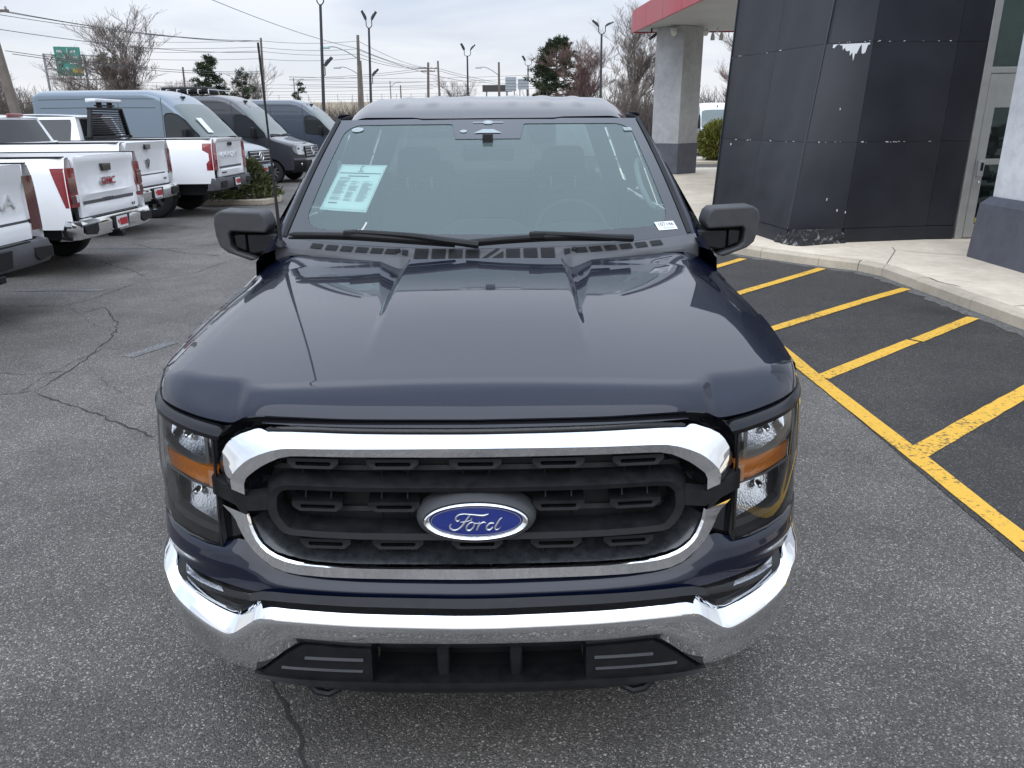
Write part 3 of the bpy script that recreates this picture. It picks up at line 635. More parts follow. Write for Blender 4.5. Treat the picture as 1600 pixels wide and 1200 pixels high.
# --- fenders
ARCH_F, ARCH_R, TYR = 0.96, 4.65, .405
def arch(y, cs, r, zb):
    z = zb
    for c in cs:
        if abs(y-c) < r: z = max(z, .40+math.sqrt(max(r*r-(y-c)**2, 0)))
    return z
def seam(y):
    x = .955+.022*sstep(.42, 1.5, y)-.03*sstep(1.5, 1.66, y)
    zz = hood_z(.955 if y < 1 else .965, y, max(0, y-(PF(.955)*.97+.137))) if y < 1.62 else None
    if zz is None: zz = hood_main(.965, 1.62)+(y-1.62)*.10
    return x, zz
def fender(mb):
    ys = [.55+.01*i for i in range(5)]+linspace(.60, 1.80, 61); rows = []
    for y in ys:
        sx_, sz_ = seam(max(y, .42)); out = .978+.036*sstep(.5, .95, y) if y > .5 else lerp(.962, 1.005, sstep(.38, .58, y)); zb = arch(y, [ARCH_F], .47, .52)
        ztop = sz_-.012
        zl = .80 if y < .62 else .52
        z0 = max(zb, lerp(.70, .50, sstep(.5, .6, y)))
        pts = [(sx_+.002, y, ztop-.015), (sx_+.006, y, ztop), (lerp(sx_, out, .6), y, ztop-.006), (out-.004, y, ztop-.026), (out, y, ztop-.055)]
        for k in range(1, 11):
            z = lerp(ztop-.055, z0, k/10); pts.append((out+.012*sstep(.6,.9,y)*math.sin(math.pi*k/10)-.006*k/10, y, z))
        pts.append((out-.07, y, z0)); rows.append(pts)
    mb.grid(rows)
both(fender, 'fender', M_navy, (TRK, TRK), smooth=40)
# --- body sides, doors, bed
def bodyside(y0_, y1_, ztop, mb, n=40, arches=()):
    rows = []
    for y in linspace(y0_, y1_, n):
        zb = arch(y, arches, .47, .50); r = []
        for k in range(13):
            z = lerp(zb, ztop, k/12); r.append((1.004+.012*math.sin(math.pi*(z-.45)/.95) - .03*sstep(1.15, 1.45, z), y, z))
        r.append((r[-1][0]-.05, y, ztop+.012)); r.insert(0, (.93, y, zb)); rows.append(r)
    mb.grid(rows)
def side_part(name, y0_, y1_, zt, ar=()):
    def f(mb): bodyside(y0_, y1_, zt, mb, 40, ar)
    return both(f, name, M_navy, (TRK, TRK), smooth=40)
doors1 = side_part('door', 1.812, 2.92, 1.345); doors2 = side_part('door', 2.928, 4.10, 1.345, (4.65,))
beds = side_part('bed_side', 4.13, 5.86, 1.40, (ARCH_R,))
mb = MB(); mb.box((0, 5.84, 1.03), (1.86, .06, .74)); mb.build('tailgate', M_navy, TRK, bevel=.02)
mb = MB(); mb.box((0, 4.98, .78), (1.80, 1.70, .05)); mb.box((0, 4.14, 1.08), (1.84, .05, .62)); mb.build('bed_floor', M_blk2, TRK)
mb = MB(); mb.box((0, 5.94, .62), (1.95, .16, .20)); mb.build('rear_bumper', M_chrome, TRK, bevel=.03)
for pr in (doors1, doors2):
    for d, sx in zip(pr, (-1, 1)):
        yy = 2.72 if pr is doors1 else 3.85
        mb = MB(); mb.tube([(sx*1.00, yy, 1.10), (sx*1.045, yy+.03, 1.105), (sx*1.045, yy+.17, 1.11), (sx*1.0, yy+.2, 1.11)], .013, 8); mb.build('door_handle', M_chrome, d)
# --- cab: pillars, roof, glass
WB = pchip([0, .4, .75, 1], [1.515, 1.545, 1.63, 1.735])
def ws(u, v, n=0.0):
    a = abs(u); x = u*lerp(.895, .752, v); y = lerp(WB(a), 2.365+.055*a*a, v); z = lerp(1.318+.022*a*a, 1.834-.004*a*a, v)
    b = math.sin(math.pi*v); z += .016*b; y -= .010*b
    return (x, y-n*.55, z+n*.83)
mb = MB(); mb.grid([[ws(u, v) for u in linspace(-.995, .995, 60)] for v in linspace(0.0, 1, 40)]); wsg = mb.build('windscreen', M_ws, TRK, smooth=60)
def frit_in(u0_, v0_):
    pass
# black border printed on the glass: wide at the sides and foot, a shaded pod in the middle of the top
mb = MB(); K = 120
def inner_uv(t):
    """rounded-rectangle inside edge of the printed border"""
    s = (t % 1)*4; e = int(s); f = s-e
    uL, vB, vT, r = .925, .085, .945, .10
    pts = []
    if e == 0: u, v = lerp(-uL, uL, f), vB
    elif e == 1: u, v = uL, lerp(vB, vT, f)
    elif e == 2: u, v = lerp(uL, -uL, f), vT
    else: u, v = -uL, lerp(vT, vB, f)
    # round corners
    cu = uL-r; cv0, cv1 = vB+r*1.1, vT-r*1.1
    if abs(u) > cu and (v < cv0 or v > cv1):
        du = (abs(u)-cu)/r; cvv = cv0 if v < cv0 else cv1; dv = abs(v-cvv)/(r*1.1); l = math.hypot(du, dv)
        if l > 1: u = math.copysign(cu+du/l*r, u); v = cvv + (-1 if v < cv0 else 1)*dv/l*r*1.1
    if v > .8 and abs(u) < .36:   # sensor pod
        v = min(v, lerp(vT, .80, 1-sstep(.20, .235, abs(u)))) if abs(u) < .236 else v
    elif v < .3: v = v
    return u, v
def outer_uv(t):
    s = (t % 1)*4; e = int(s); f = s-e
    return [(lerp(-.995, .995, f), 0.0), (.995, lerp(0, 1, f)), (lerp(.995, -.995, f), 1.0), (-.995, lerp(1, 0, f))][e]
rows = []
ts = [i/480 for i in range(481)]
for k in range(5):
    rows.append([ws(*[lerp(a, b, k/4) for a, b in zip(outer_uv(min(t, .99999)), inner_uv(min(t, .99999)))], n=.003) for t in ts])
mb.grid(rows); mb.build('windscreen_border', M_frit, wsg, smooth=60)
# roof skin with stamped beads
def roof_z(x, y):
    a = abs(x); base = pchip_roof(y)
    z = base - .014*(a/.7)**2 - .10*max(0, (a-.60)/.16)**2.4
    bead = sstep(2.52, 2.62, y)*(1-sstep(3.95, 4.05, y))
    for c, w in ((.30, .035), (.47, .030), (.12, .03)): z += (.006 if c != .12 else .004)*bead*math.exp(-((a-c)/w)**4)
    return z
pchip_roof = pchip([2.36, 2.5, 2.7, 3.0, 3.4, 4.0, 4.22], [1.838, 1.886, 1.928, 1.958, 1.964, 1.93, 1.885])
mb = MB(); rows = []
for k, v in enumerate(linspace(0, 1, 60)):
    row = []
    for u in linspace(-1, 1, 121):
        a = abs(u); hw = lerp(.765, .77, v); x = u*hw; yfr = 2.372+.055*a*a + (-.014*(1-sstep(.42, .50, a))); y = lerp(yfr, 4.2, v); row.append((x, y, roof_z(x, y) - (.035 if a > .985 else 0)))
    rows.append(row)
mb.grid([[(x, y+.008, z-.014) for x, y, z in rows[0]]]+rows); roof = mb.build('roof', M_navy, TRK, smooth=45)
mb = MB()   # roof drip mouldings
mb.grid([[(.757-.0*y, y, roof_z(.757, y)+.012), (.775, y, roof_z(.757, y)-.002), (.775, y, roof_z(.757, y)-.03)] for y in linspace(2.44, 4.18, 30)]); m2 = MB(); m2.v = [(-x, y, z) for x, y, z in mb.v]; m2.f = list(mb.f); mb.build('roof_moulding', M_blk, TRK); m2.build('roof_moulding', M_blk, TRK)
def ctop(mb):
    mb.grid([[(.905, 1.58, 1.310), (.915, 1.70, 1.330), (.925, 1.80, 1.345), (.93, 1.88, 1.352)], [(.955, 1.58, 1.296), (.965, 1.70, 1.312), (.970, 1.80, 1.330), (.975, 1.88, 1.345)], [(.985, 1.58, 1.262), (.995, 1.70, 1.272), (1.0, 1.80, 1.285), (1.0, 1.88, 1.30)], [(.995, 1.58, 1.15), (1.005, 1.70, 1.16), (1.005, 1.80, 1.17), (1.005, 1.88, 1.18)]])
both(ctop, 'cowl_corner', M_navy, (TRK, TRK), smooth=50)
def apillar(mb):
    rows = []
    for v in linspace(-.05, 1.0, 24):
        p = Vector(ws(1, max(v, 0)))
        if v < 0: p += Vector((.012, -.04, -.035))
        w = lerp(.062, .030, max(v, 0)); rows.append([(p.x-.004, p.y, p.z-.004), (p.x+.006, p.y+.006, p.z+.010), (p.x+.5*w, p.y+.02, p.z+.014), (p.x+w, p.y+.055, p.z-.002), (p.x+w*.9, p.y+.10, p.z-.03)])
    mb.grid(rows)
both(apillar, 'a_pillar', M_navy, (TRK, TRK), smooth=50)
def wsseal(mb):
    mb.grid([[(p[0]-.006, p[1]-.004, p[2]+.008), (p[0]+.012, p[1]+.006, p[2]+.014)] for p in [ws(1, v) for v in linspace(0, 1, 20)]])
both(wsseal, 'windscreen_seal', M_rubber, (TRK, TRK))
def greenhouse(mb, ya, yb, base_z, inset):
    rows = []
    for k in range(8):
        v = k/7; y0_ = ya(v); y1_ = yb(v); x = lerp(.985, .772, v)-inset; z = lerp(1.35, 1.862, v); rows.append([(x, y, z) for y in linspace(y0_, y1_, 14)])
    mb.grid(rows)
both(lambda mb: greenhouse(mb, lambda v: lerp(1.83, 2.50, v), lambda v: lerp(2.90, 2.93, v), 0, .004), 'side_window', M_side, (TRK, TRK))
both(lambda mb: greenhouse(mb, lambda v: lerp(2.96, 2.98, v), lambda v: lerp(4.02, 3.92, v), 0, .004), 'side_window', M_side, (TRK, TRK))
both(lambda mb: greenhouse(mb, lambda v: lerp(2.89, 2.92, v), lambda v: lerp(2.97, 2.99, v), 0, -.002), 'b_pillar', M_gloss, (TRK, TRK))
both(lambda mb: greenhouse(mb, lambda v: lerp(4.01, 3.91, v), lambda v: lerp(4.14, 4.14, v), 0, -.002), 'c_pillar', M_navy, (TRK, TRK))
mb = MB(); mb.grid([[(u*lerp(.97, .75, v), lerp(4.15, 4.13, v), lerp(1.36, 1.87, v)) for u in linspace(-1, 1, 12)] for v in linspace(0, 1, 6)])
mb2 = MB(); mb2.add([(-.80, 4.148, 1.42), (.80, 4.148, 1.42), (.66, 4.138, 1.80), (-.66, 4.138, 1.80)], [(0, 1, 2, 3)]); mb2.build('rear_window', M_side, TRK)
mb = MB()
o_ = [(-.97, 1.36), (.97, 1.36), (.76, 1.88), (-.76, 1.88), (-.97, 1.36)]; i_ = [(-.80, 1.42), (.80, 1.42), (.66, 1.80), (-.66, 1.80), (-.80, 1.42)]
mb.grid([[(x, 4.15, z) for x, z in o_], [(x, 4.145, z) for x, z in i_]]); mb.box((0, 4.14, .95), (1.9, .03, .82)); mb.build('cab_back', M_navy, TRK, smooth=0)
# ------------------------------------------------------------------ truck: cowl, wipers, mirrors, aerial, cabin, stickers
def cowl_f(x):      # front edge of the vented shelf
    a = abs(x); k = sstep(.30, .36, a); u = min(1, a/.90)
    return lerp(1.434, WB(u)-.062, k), lerp(1.284, 1.318+.022*u*u-.028, k)
def cowl_r(x): u = min(1, abs(x)/.90); return WB(u)+.004, 1.322+.022*u*u
def cowl_p(x, s, n=0.0):
    (y0_, z0_), (y1_, z1_) = cowl_f(x), cowl_r(x); return (x, lerp(y0_, y1_, s)-n*.4, lerp(z0_, z1_, s)+n)
mb = MB(); xs = sorted(linspace(-.925, .925, 121)+[-.30, .30, -.36, .36]); rows = [[], [], [], [], [], []]
for x in xs:
    yr = YR(abs(x)); zh = hood_z(x, yr, yr-(PF(x)*.97+.137)); yf, zf = cowl_f(x); k = sstep(.30, .36, abs(x))
    rows[0].append((x, yr+.002, min(zh, hood_main(.46, yr))-.010 if abs(x) < .46 else zh-.010)); rows[1].append((x, lerp(yr+.003, lerp(yr, yf, .5), k), lerp(zf-.012, zh+.004, k))); rows[2].append((x, yf-.003, zf-.006)); rows[3].append((x, yf+.004, zf)); rows[4].append(cowl_p(x, 1)); rows[5].append((x, cowl_r(x)[0]+.03, cowl_r(x)[1]-.01))
mb.grid(rows); cowl = mb.build('cowl', M_cowl, TRK, smooth=40)
def vent(x0, x1, s0, s1, skew=0.0):
    P_ = [cowl_p(x0, s0, .002), cowl_p(x1, s0, .002), cowl_p(x1+skew, s1, .002), cowl_p(x0+skew, s1, .002)]
    v = MB().face(P_).build('cowl_vent', M_deep, TRK, smooth=0); m2 = MB(); n = max(3, int((x1-x0)/.008))
    for i in range(1, n):
        t = i/n; a = [lerp(P_[0][k], P_[1][k], t) for k in range(3)]; b = [lerp(P_[3][k], P_[2][k], t) for k in range(3)]
        m2.add([(a[0]-.0009, a[1], a[2]+.0015), (a[0]+.0009, a[1], a[2]+.0015), (b[0]+.0009, b[1], b[2]+.0015), (b[0]-.0009, b[1], b[2]+.0015)], [(0, 1, 2, 3)])
    stuff(m2.build('vent_slats', M_blk, v, smooth=0))
for sx in (-1, 1):
    for x in (.735, .665, .597, .529, .463, .400): vent(sx*x-.026, sx*x+.026, .22, .72, -sx*.008)
    vent(sx*.338-.013, sx*.338+.013, .25, .70)
for x in (-.268, -.196, -.126, -.056, .112, .184, .256): vent(x-.029, x+.029, .14, .86)
for pts in ([(-.018, .14), (.002, .14), (.060, .90), (.042, .90)], [(.022, .14), (.072, .14), (.072, .70)]): MB().face([cowl_p(a, b, .002) for a, b in pts]).build('cowl_vent', M_deep, TRK, smooth=0)
# wipers
def wiper(blade, arm, hub):
    b = smoothpath(blade, 6); mb = MB(); mb.tube([(x, y-.012, z+.002) for x, y, z in b], [.004]+[.011]*(len(b)-2)+[.004], 8)
    root = mb.build('wiper_blade', M_rubber, TRK)
    mb = MB(); mb.tube([(x, y-.004, z-.014) for x, y, z in b], .006, 6); mb.build('wiper_rubber', M_deep, root)
    mb = MB(); a = smoothpath(arm, 6); mb.tube([(x, y-.014, z+.010) for x, y, z in a], [.010+.007*i/len(a) for i in range(len(a))], 8); mb.build('wiper_arm', M_blk, TRK)
    mb = MB(); mb.box((hub[0], hub[1]-.012, hub[2]+.006), (.06, .035, .030)); mb.build('wiper_clip', M_blk, root, bevel=.006)
wiper([(-.843, 1.615, 1.372), (-.58, 1.555, 1.374), (-.30, 1.53, 1.357), (-.13, 1.52, 1.345)], [(-.56, 1.56, 1.380), (-.32, 1.53, 1.366), (-.16, 1.51, 1.346), (-.03, 1.497, 1.330)], (-.565, 1.56, 1.376))
wiper([(-.085, 1.51, 1.346), (.10, 1.51, 1.360), (.30, 1.525, 1.366), (.53, 1.575, 1.356)], [(.20, 1.52, 1.372), (.38, 1.535, 1.360), (.52, 1.565, 1.346), (.62, 1.59, 1.338)], (.21, 1.52, 1.368))
mb = MB(); mb.tube([(-.53, 1.56, 1.388), (-.515, 1.568, 1.400), (-.50, 1.575, 1.425)], .004, 6); mb.tube([(-.56, 1.545, 1.386), (-.53, 1.552, 1.394)], .006, 6); stuff(mb.build('zip_tie', mat('white_plastic', (.75, .74, .70), .4), TRK))
for x in (-.368, .368):
    mb = MB(); mb.lathe([(.0, .012), (.009, .011), (.011, .004), (.012, 0)], cowl_p(x, .5, .002), 'z', 12); mb.build('washer_jet', M_blk, TRK)
# mirrors
C_OUT = [(.985, 1.432), (1.005, 1.450), (1.180, 1.457), (1.208, 1.440), (1.215, 1.400), (1.211, 1.345), (1.198, 1.300), (1.168, 1.274), (1.065, 1.236), (1.035, 1.244), (1.060, 1.258), (1.125, 1.279), (1.148, 1.298), (1.152, 1.355), (1.140, 1.368), (.985, 1.360), (.972, 1.385)]
for sx in (-1, 1):
    mb = MB(); mb.prism([(sx*a, b) for a, b in C_OUT], lambda a, b, d: (a, d+.05*max(0, (abs(a)-1.05)), b), 1.755, 1.905); mir = mb.build('door_mirror', M_blk2, TRK, smooth=40, bevel=.020, seg=4)
    mb = MB(); mb.prism([(sx*.96, 1.362), (sx*1.15, 1.362), (sx*1.15, 1.30), (sx*1.12, 1.276), (sx*1.05, 1.255), (sx*.96, 1.275)], lambda a, b, d: (a, d, b), 1.83, 1.90); mb.build('mirror_back', M_blk, mir)
    mb = MB(); mb.prism([(sx*.93, 1.350), (sx*1.080, 1.352), (sx*1.080, 1.268), (sx*1.055, 1.262), (sx*.93, 1.285)], lambda a, b, d: (a, d, b), 1.785, 1.88); mb.build('mirror_arm', M_blk, mir, bevel=.008)
    mb = MB(); mb.prism([(sx*1.086, 1.352), (sx*1.138, 1.350), (sx*1.135, 1.295), (sx*1.086, 1.274)], lambda a, b, d: (a, d, b), 1.782, 1.86); mb.build('mirror_lamp', M_gloss if False else M_blk, mir, bevel=.006)
    mb = MB(); mb.prism([(sx*1.0, 1.435), (sx*1.19, 1.440), (sx*1.19, 1.31), (sx*1.0, 1.30)], lambda a, b, d: (a, d+.05*max(0, (abs(a)-1.05)), b), 1.908, 1.912); mb.build('mirror_glass', M_chrome, mir)
# aerial
ax, ay, az = -.893, 1.655, 1.325
mb = MB(); top = Vector((-.893, 1.63, 2.125)); bot = Vector((ax, ay, az)); n = 40; path = [bot.lerp(top, i/n) for i in range(n+1)]
rr = [.011 if i == 0 else (.0095-.0045*i/14 if i < 14 else .0042 + (.0006 if i % 2 else 0)) for i in range(n+1)]
mb.tube(path, rr, 8); aer = mb.build('aerial', M_rubber, TRK)
mb = MB(); mb.lathe([(.0, .02), (.012, .018), (.020, .006), (.024, -.004)], (ax, ay, az), 'z', 14); mb.build('aerial_base', M_blk, aer)
# ---------------------------------------------------------------- cabin
M_trim = mat('pale_trim', (.36, .37, .37), .8); M_head = mat('headliner', (.42, .43, .43), .9)
mb = MB(); mb.box((0, 2.95, .62), (1.84, 2.4, .04)); mb.box((0, 1.78, .95), (1.8, .04, .66)); mb.build('cabin_floor', M_dash, TRK)
for sx in (-1, 1):
    mb = MB(); mb.box((sx*.945, 2.95, .98), (.03, 2.35, .72)); mb.build('door_card', M_dash, TRK)
mb = MB(); mb.grid([[(x, y, roof_z(x*.95, max(y, 2.5))-.055) for x in linspace(-.70, .70, 14)] for y in linspace(2.48, 4.10, 10)]); mb.build('headliner', M_head, TRK)
dash_p = [(1.56, 1.285), (1.70, 1.300), (1.95, 1.315), (2.10, 1.300), (2.14, 1.26), (2.12, 1.10), (2.02, .80)]
mb = MB(); rows = []
for y, z in dash_p:
    rows.append([(x, y+.04*(abs(x)/.85)**2 - .0, z + (.055*math.exp(-((x-.42)/.20)**4)*sstep(1.80, 2.05, y) if z > 1.2 else 0) + (.075*math.exp(-((x+.02)/.20)**6)*sstep(1.78, 1.98, y) if z > 1.2 else 0)) for x in linspace(-.86, .86, 60)])
mb.grid(rows); mb.build('dashboard', M_dash, TRK, smooth=60)
mb = MB(); mb.box((-.02, 2.16, 1.20), (.36, .02, .20), rx=R(-12)); mb.build('centre_screen', M_gloss, TRK, bevel=.006)
mb = MB(); mb.box((.42, 2.20, 1.255), (.30, .01, .10), rx=R(-15)); mb.build('gauge_panel', M_gloss, TRK)
sc = Vector((.42, 2.30, 1.255)); tl_ = R(24); cir = [sc + Vector((.188*math.cos(a), -.188*math.sin(a)*math.sin(tl_)*-1, .188*math.sin(a)*math.cos(tl_))) for a in [2*math.pi*k/48 for k in range(48)]]
mb = MB(); mb.loop_tube(cir, .0155, 10); sw = mb.build('steering_wheel', M_dash, TRK)
mb = MB(); mb.box((.42, 2.28, 1.25), (.20, .05, .12), rx=-tl_); mb.tube([(.25, 2.29, 1.255), (.59, 2.29, 1.255)], .014, 8); mb.tube([(.42, 2.27, 1.24), (.42, 2.23, 1.08)], .018, 8); mb.build('wheel_hub', M_dash, sw)
def seat(x, y, w=.52, back=1.46, bench=False):
    mb = MB(); mb.box((x, y-.25, .86), (w, .52, .16)); s = mb.build('seat', M_fabric, TRK, bevel=.05, seg=3)
    mb = MB(); mb.box((x, y+.07, .86+(back-.86)/2), (w*.96, .14, back-.86), rx=R(-12), taper=.86); mb.build('backrest', M_fabric, s, bevel=.05, seg=3)
    for hx in ([x] if not bench else [x-.4, x+.4]):
        mb = MB(); mb.box((hx, y+.15, back+.14), (.27, .11, .17), rx=R(-8), taper=.85); mb.build('headrest', M_fabric, s, bevel=.035, seg=3)
        for rx_ in (-.07, .07):
            mb = MB(); mb.tube([(hx+rx_, y+.14, back-.03), (hx+rx_, y+.145, back+.07)], .006, 6); mb.build('headrest_post', M_chrome, s)
seat(-.42, 2.82); seat(.42, 2.82); seat(0, 3.72, 1.45, 1.34, True)
mb = MB(); mb.box((0, 2.55, .98), (.30, .75, .34)); mb.build('centre_console', M_dash, TRK, bevel=.03)
def ptrim(mb):
    mb.grid([[(p[0]*.985, p[1]+.03, p[2]-.03), (p[0]*.955+.03, p[1]+.10, p[2]-.06)] for p in [ws(1, v) for v in linspace(.02, .98, 16)]])
both(ptrim, 'pillar_trim', M_trim, (TRK, TRK), smooth=60)
for sx in (-1, 1):
    mb = MB(); pp = [ws(sx*.93, v) for v in (.30, .36, .50, .64, .70)]; mb.tube(smoothpath([(pp[0][0], pp[0][1]+.06, pp[0][2]-.07), (pp[1][0]-sx*.02, pp[1][1]+.05, pp[1][2]-.08), (pp[2][0]-sx*.03, pp[2][1]+.05, pp[2][2]-.08), (pp[3][0]-sx*.02, pp[3][1]+.05, pp[3][2]-.07), (pp[4][0], pp[4][1]+.06, pp[4][2]-.06)], 5), .014, 8); mb.build('grab_handle', M_trim, TRK)
p = ws(0, .78); mb = MB(); mb.box((p[0], p[1]+.05, p[2]-.055), (.25, .03, .075), rx=R(10)); rvm = mb.build('rear_view_mirror', M_blk, TRK, bevel=.012)
mb = MB(); mb.box((p[0], p[1]+.02, p[2]+.0), (.05, .06, .07)); mb.build('mirror_mount', M_blk, rvm, bevel=.006)
# ---------------------------------------------------------------- paper sheet and stickers on the windscreen
Q = [(-.852, .585), (-.579, .583), (-.620, .225), (-.878, .228)]      # u,v of the sheet corners
def sheet(s, t, n): 
    a = [lerp(Q[0][k], Q[1][k], s) for k in (0, 1)]; b = [lerp(Q[3][k], Q[2][k], s) for k in (0, 1)]; return ws(lerp(a[0], b[0], t), lerp(a[1], b[1], t), n)
mb = MB(); mb.grid([[sheet(s, t, -.007) for s in linspace(0, 1, 10)] for t in linspace(0, 1, 10)]); paper = mb.build('window_sheet', M_paper, wsg, smooth=60)
def quadp(mb, s0, s1, t0, t1, n=-.0055): mb.grid([[sheet(s, t, n) for s in linspace(s0, s1, 4)] for t in (t0, t1)])
mb = MB(); quadp(mb, .06, .95, .195, .212)
for k in range(14):
    a = math.pi*(.35+1.3*k/13); b = math.pi*(.35+1.3*(k+1)/13)
    if k < 13: mb.face([sheet(.5+.05*math.cos(a)*r_, .085-.055*math.sin(a)*r_, -.0055) for r_ in (1, .72)] + [sheet(.5+.05*math.cos(b)*r_, .085-.055*math.sin(b)*r_, -.0055) for r_ in (.72, 1)])
quadp(mb, .49, .51, .075, .095); quadp(mb, .44, .56, .158, .170); quadp(mb, .27, .73, .262, .278); quadp(mb, .115, .31, .842, .862)
stuff(mb.build('sheet_print', M_ink, paper, smooth=0, weld=False))
mb = MB(); rnd = random.Random(5)
for c0, c1 in ((.10, .36), (.38, .60), (.64, .90)):
    t = .38 if c0 > .1 else .30
    while t < .80:
        if rnd.random() > .08: quadp(mb, c0+(.02 if c0 > .1 else 0), lerp(c0, c1, rnd.uniform(.6, 1)), t, t+.008)
        t += .0165
for a in [.04+.92*i/46 for i in range(46)]:
    quadp(mb, a, a+.012, .018, .028); quadp(mb, a, a+.012, .965, .975); quadp(mb, .012, .024, a, a+.012); quadp(mb, .975, .987, a, a+.012)
stuff(mb.build('sheet_small_print', M_inkl, paper, smooth=0, weld=False))
def wsframe(u, v, n=.005, rot=0.0):
    o = Vector(ws(u, v, n)); x = Vector(ws(u+.01, v, n))-o; x.normalize(); y = Vector(ws(u, v+.01, n))-o; y = y - x*y.dot(x); y.normalize(); z = x.cross(y)
    M = Matrix(((x.x, y.x, z.x, o.x), (x.y, y.y, z.y, o.y), (x.z, y.z, z.z, o.z), (0, 0, 0, 1))); return M @ Matrix.Rotation(rot, 4, 'Z')
def wsquad(name, m, F, pts, parent, h=0.0): mb = MB(); mb.face([tuple(F @ Vector((a, b, h))) for a, b in pts]); return mb.build(name, m, parent, smooth=0)
F = wsframe(.895, .072, .005, R(-3)); st = wsquad('number_sticker', M_paper, F, [(-.050, -.024), (.050, -.024), (.050, .026), (-.050, .026)], wsg)
lettering('sticker_number', '107146', .030, M_ink, st, F @ Matrix.Translation((0, .008, .001)), .0006, sx=.92)
mb = MB()
for r_ in range(2):
    for k in range(16): mb.face([tuple(F @ Vector((-.022+a+.0036*k, -.011-.0065*r_+b, .001))) for a, b in ((0, 0), (.0025, 0), (.0025, .004), (0, .004))])
stuff(mb.build('sticker_small_print', M_inkl, st, smooth=0, weld=False))
M_pale = mat('pale_sticker', (.34, .40, .41), .6)
F = wsframe(-.845, .895, .005); ov = wsquad('oval_sticker', M_pale, F, [(.030*math.cos(2*math.pi*k/24), .021*math.sin(2*math.pi*k/24)) for k in range(24)], wsg)
mb = MB()
for k in range(5): mb.face([tuple(F @ Vector((-.019+.008*k+a, -.005+b, .001))) for a, b in ((0, 0), (.005, 0), (.005, .009), (0, .009))])
stuff(mb.build('sticker_print', M_inkl, ov, smooth=0, weld=False))
F = wsframe(.90, .88, .005); wq = wsquad('label_sticker', M_pale, F, [(-.020, -.014), (.020, -.014), (.020, .014), (-.020, .014)], wsg)
mb = MB()
for k in range(3): mb.face([tuple(F @ Vector((-.016+a, .005-.007*k+b, .001))) for a, b in ((0, 0), (.032, 0), (.032, .003), (0, .003))])
stuff(mb.build('sticker_print', M_inkl, wq, smooth=0, weld=False))
F = wsframe(0.0, .955, .006); lg = wsquad('logo_sticker', M_pale, F, [(.026*math.cos(2*math.pi*k/24), .019*math.sin(2*math.pi*k/24)) for k in range(24)], wsg)
mb = MB(); mb.face([tuple(F @ Vector((a, b, .0004))) for a, b in ((-.075, -.003), (.075, -.003), (.075, .003), (-.075, .003))]); mb.build('logo_bar', M_pale, lg, smooth=0)
mb = MB(); mb.face([tuple(F @ Vector((a*.016, b*.011, .001))) for a, b in ((-1, -.5), (-.5, -1), (.5, -1), (1, -.5), (.6, 0), (1, .5), (.5, 1), (-.5, 1), (-1, .5), (-.6, 0))]); mb.build('logo_mark', M_inkl, lg, smooth=0)
F = wsframe(0.0, .865, .006); wsquad('sensor_window', M_pale, F, [(-.068, -.014), (.068, -.014), (.026, .022), (-.026, .022)], wsg)
F = wsframe(-.155, .87, .006); wsquad('sensor_window', M_pale, F, [(.017*math.cos(2*math.pi*k/20), .014*math.sin(2*math.pi*k/20)) for k in range(20)], wsg)
# wheels
def wheel(parent, x, y, r=.405, w=.28, rim_m=None, side=1, n=36):
    mb = MB(); hw = w/2; mb.lathe([(r*.60, -hw*.85), (r*.80, -hw), (r*.95, -hw*.92), (r, -hw*.62), (r, hw*.62), (r*.95, hw*.92), (r*.80, hw), (r*.60, hw*.85)], (x, y, r), 'x', n); ty = mb.build('wheel', M_rubber, parent, smooth=40)
    mb = MB(); s = side; mb.lathe([(r*.62, s*hw*.86), (r*.60, s*hw*.70), (r*.55, s*hw*.15)], (x, y, r), 'x', n); mb.lathe([(0.001, s*hw*.50), (r*.16, s*hw*.52), (r*.18, s*hw*.40)], (x, y, r), 'x', n)
    for k in range(8):
        a = 2*math.pi*k/8; ca, sa = math.cos(a), math.sin(a); pw = .035*r/.4; q = []
        for rr_, ww in ((r*.12, pw*.8), (r*.58, pw)):
            for sg in (-1, 1): q.append((rr_*ca-sg*ww*sa, rr_*sa+sg*ww*ca))
        mb.add([(x+s*hw*.48, y+a_, r+b_) for a_, b_ in (q[0], q[1], q[3], q[2])] + [(x+s*hw*.15, y+a_, r+b_) for a_, b_ in (q[0], q[1], q[3], q[2])], [(0, 1, 2, 3), (0, 1, 5, 4), (1, 2, 6, 5), (2, 3, 7, 6), (3, 0, 4, 7)])
    mb.build('rim', rim_m or M_satin, ty, smooth=30)
    mb = MB(); mb.lathe([(.001, s*hw*.05), (r*.60, s*hw*.05)], (x, y, r), 'x', 24); mb.build('brake_disc', M_deep, ty)
    return ty
for yy in (ARCH_F, ARCH_R):
    for sx in (-1, 1): wheel(TRK, sx*.855, yy, side=sx)
def liner(mb, yc):
    rows = []
    for a in linspace(0, math.pi, 14): rows.append([(x, yc+.475*math.cos(a), .40+.475*math.sin(a)) for x in (.62, .985)])
    mb.grid(rows)
for yy in (ARCH_F, ARCH_R): both(lambda mb: liner(mb, yy), 'wheel_liner', M_deep, (TRK, TRK))
for sx in (-1, 1):
    mb = MB(); mb.box((sx*.93, 5.88, 1.18), (.10, .05, .36)); mb.build('tail_lamp', M_red, TRK, bevel=.01)
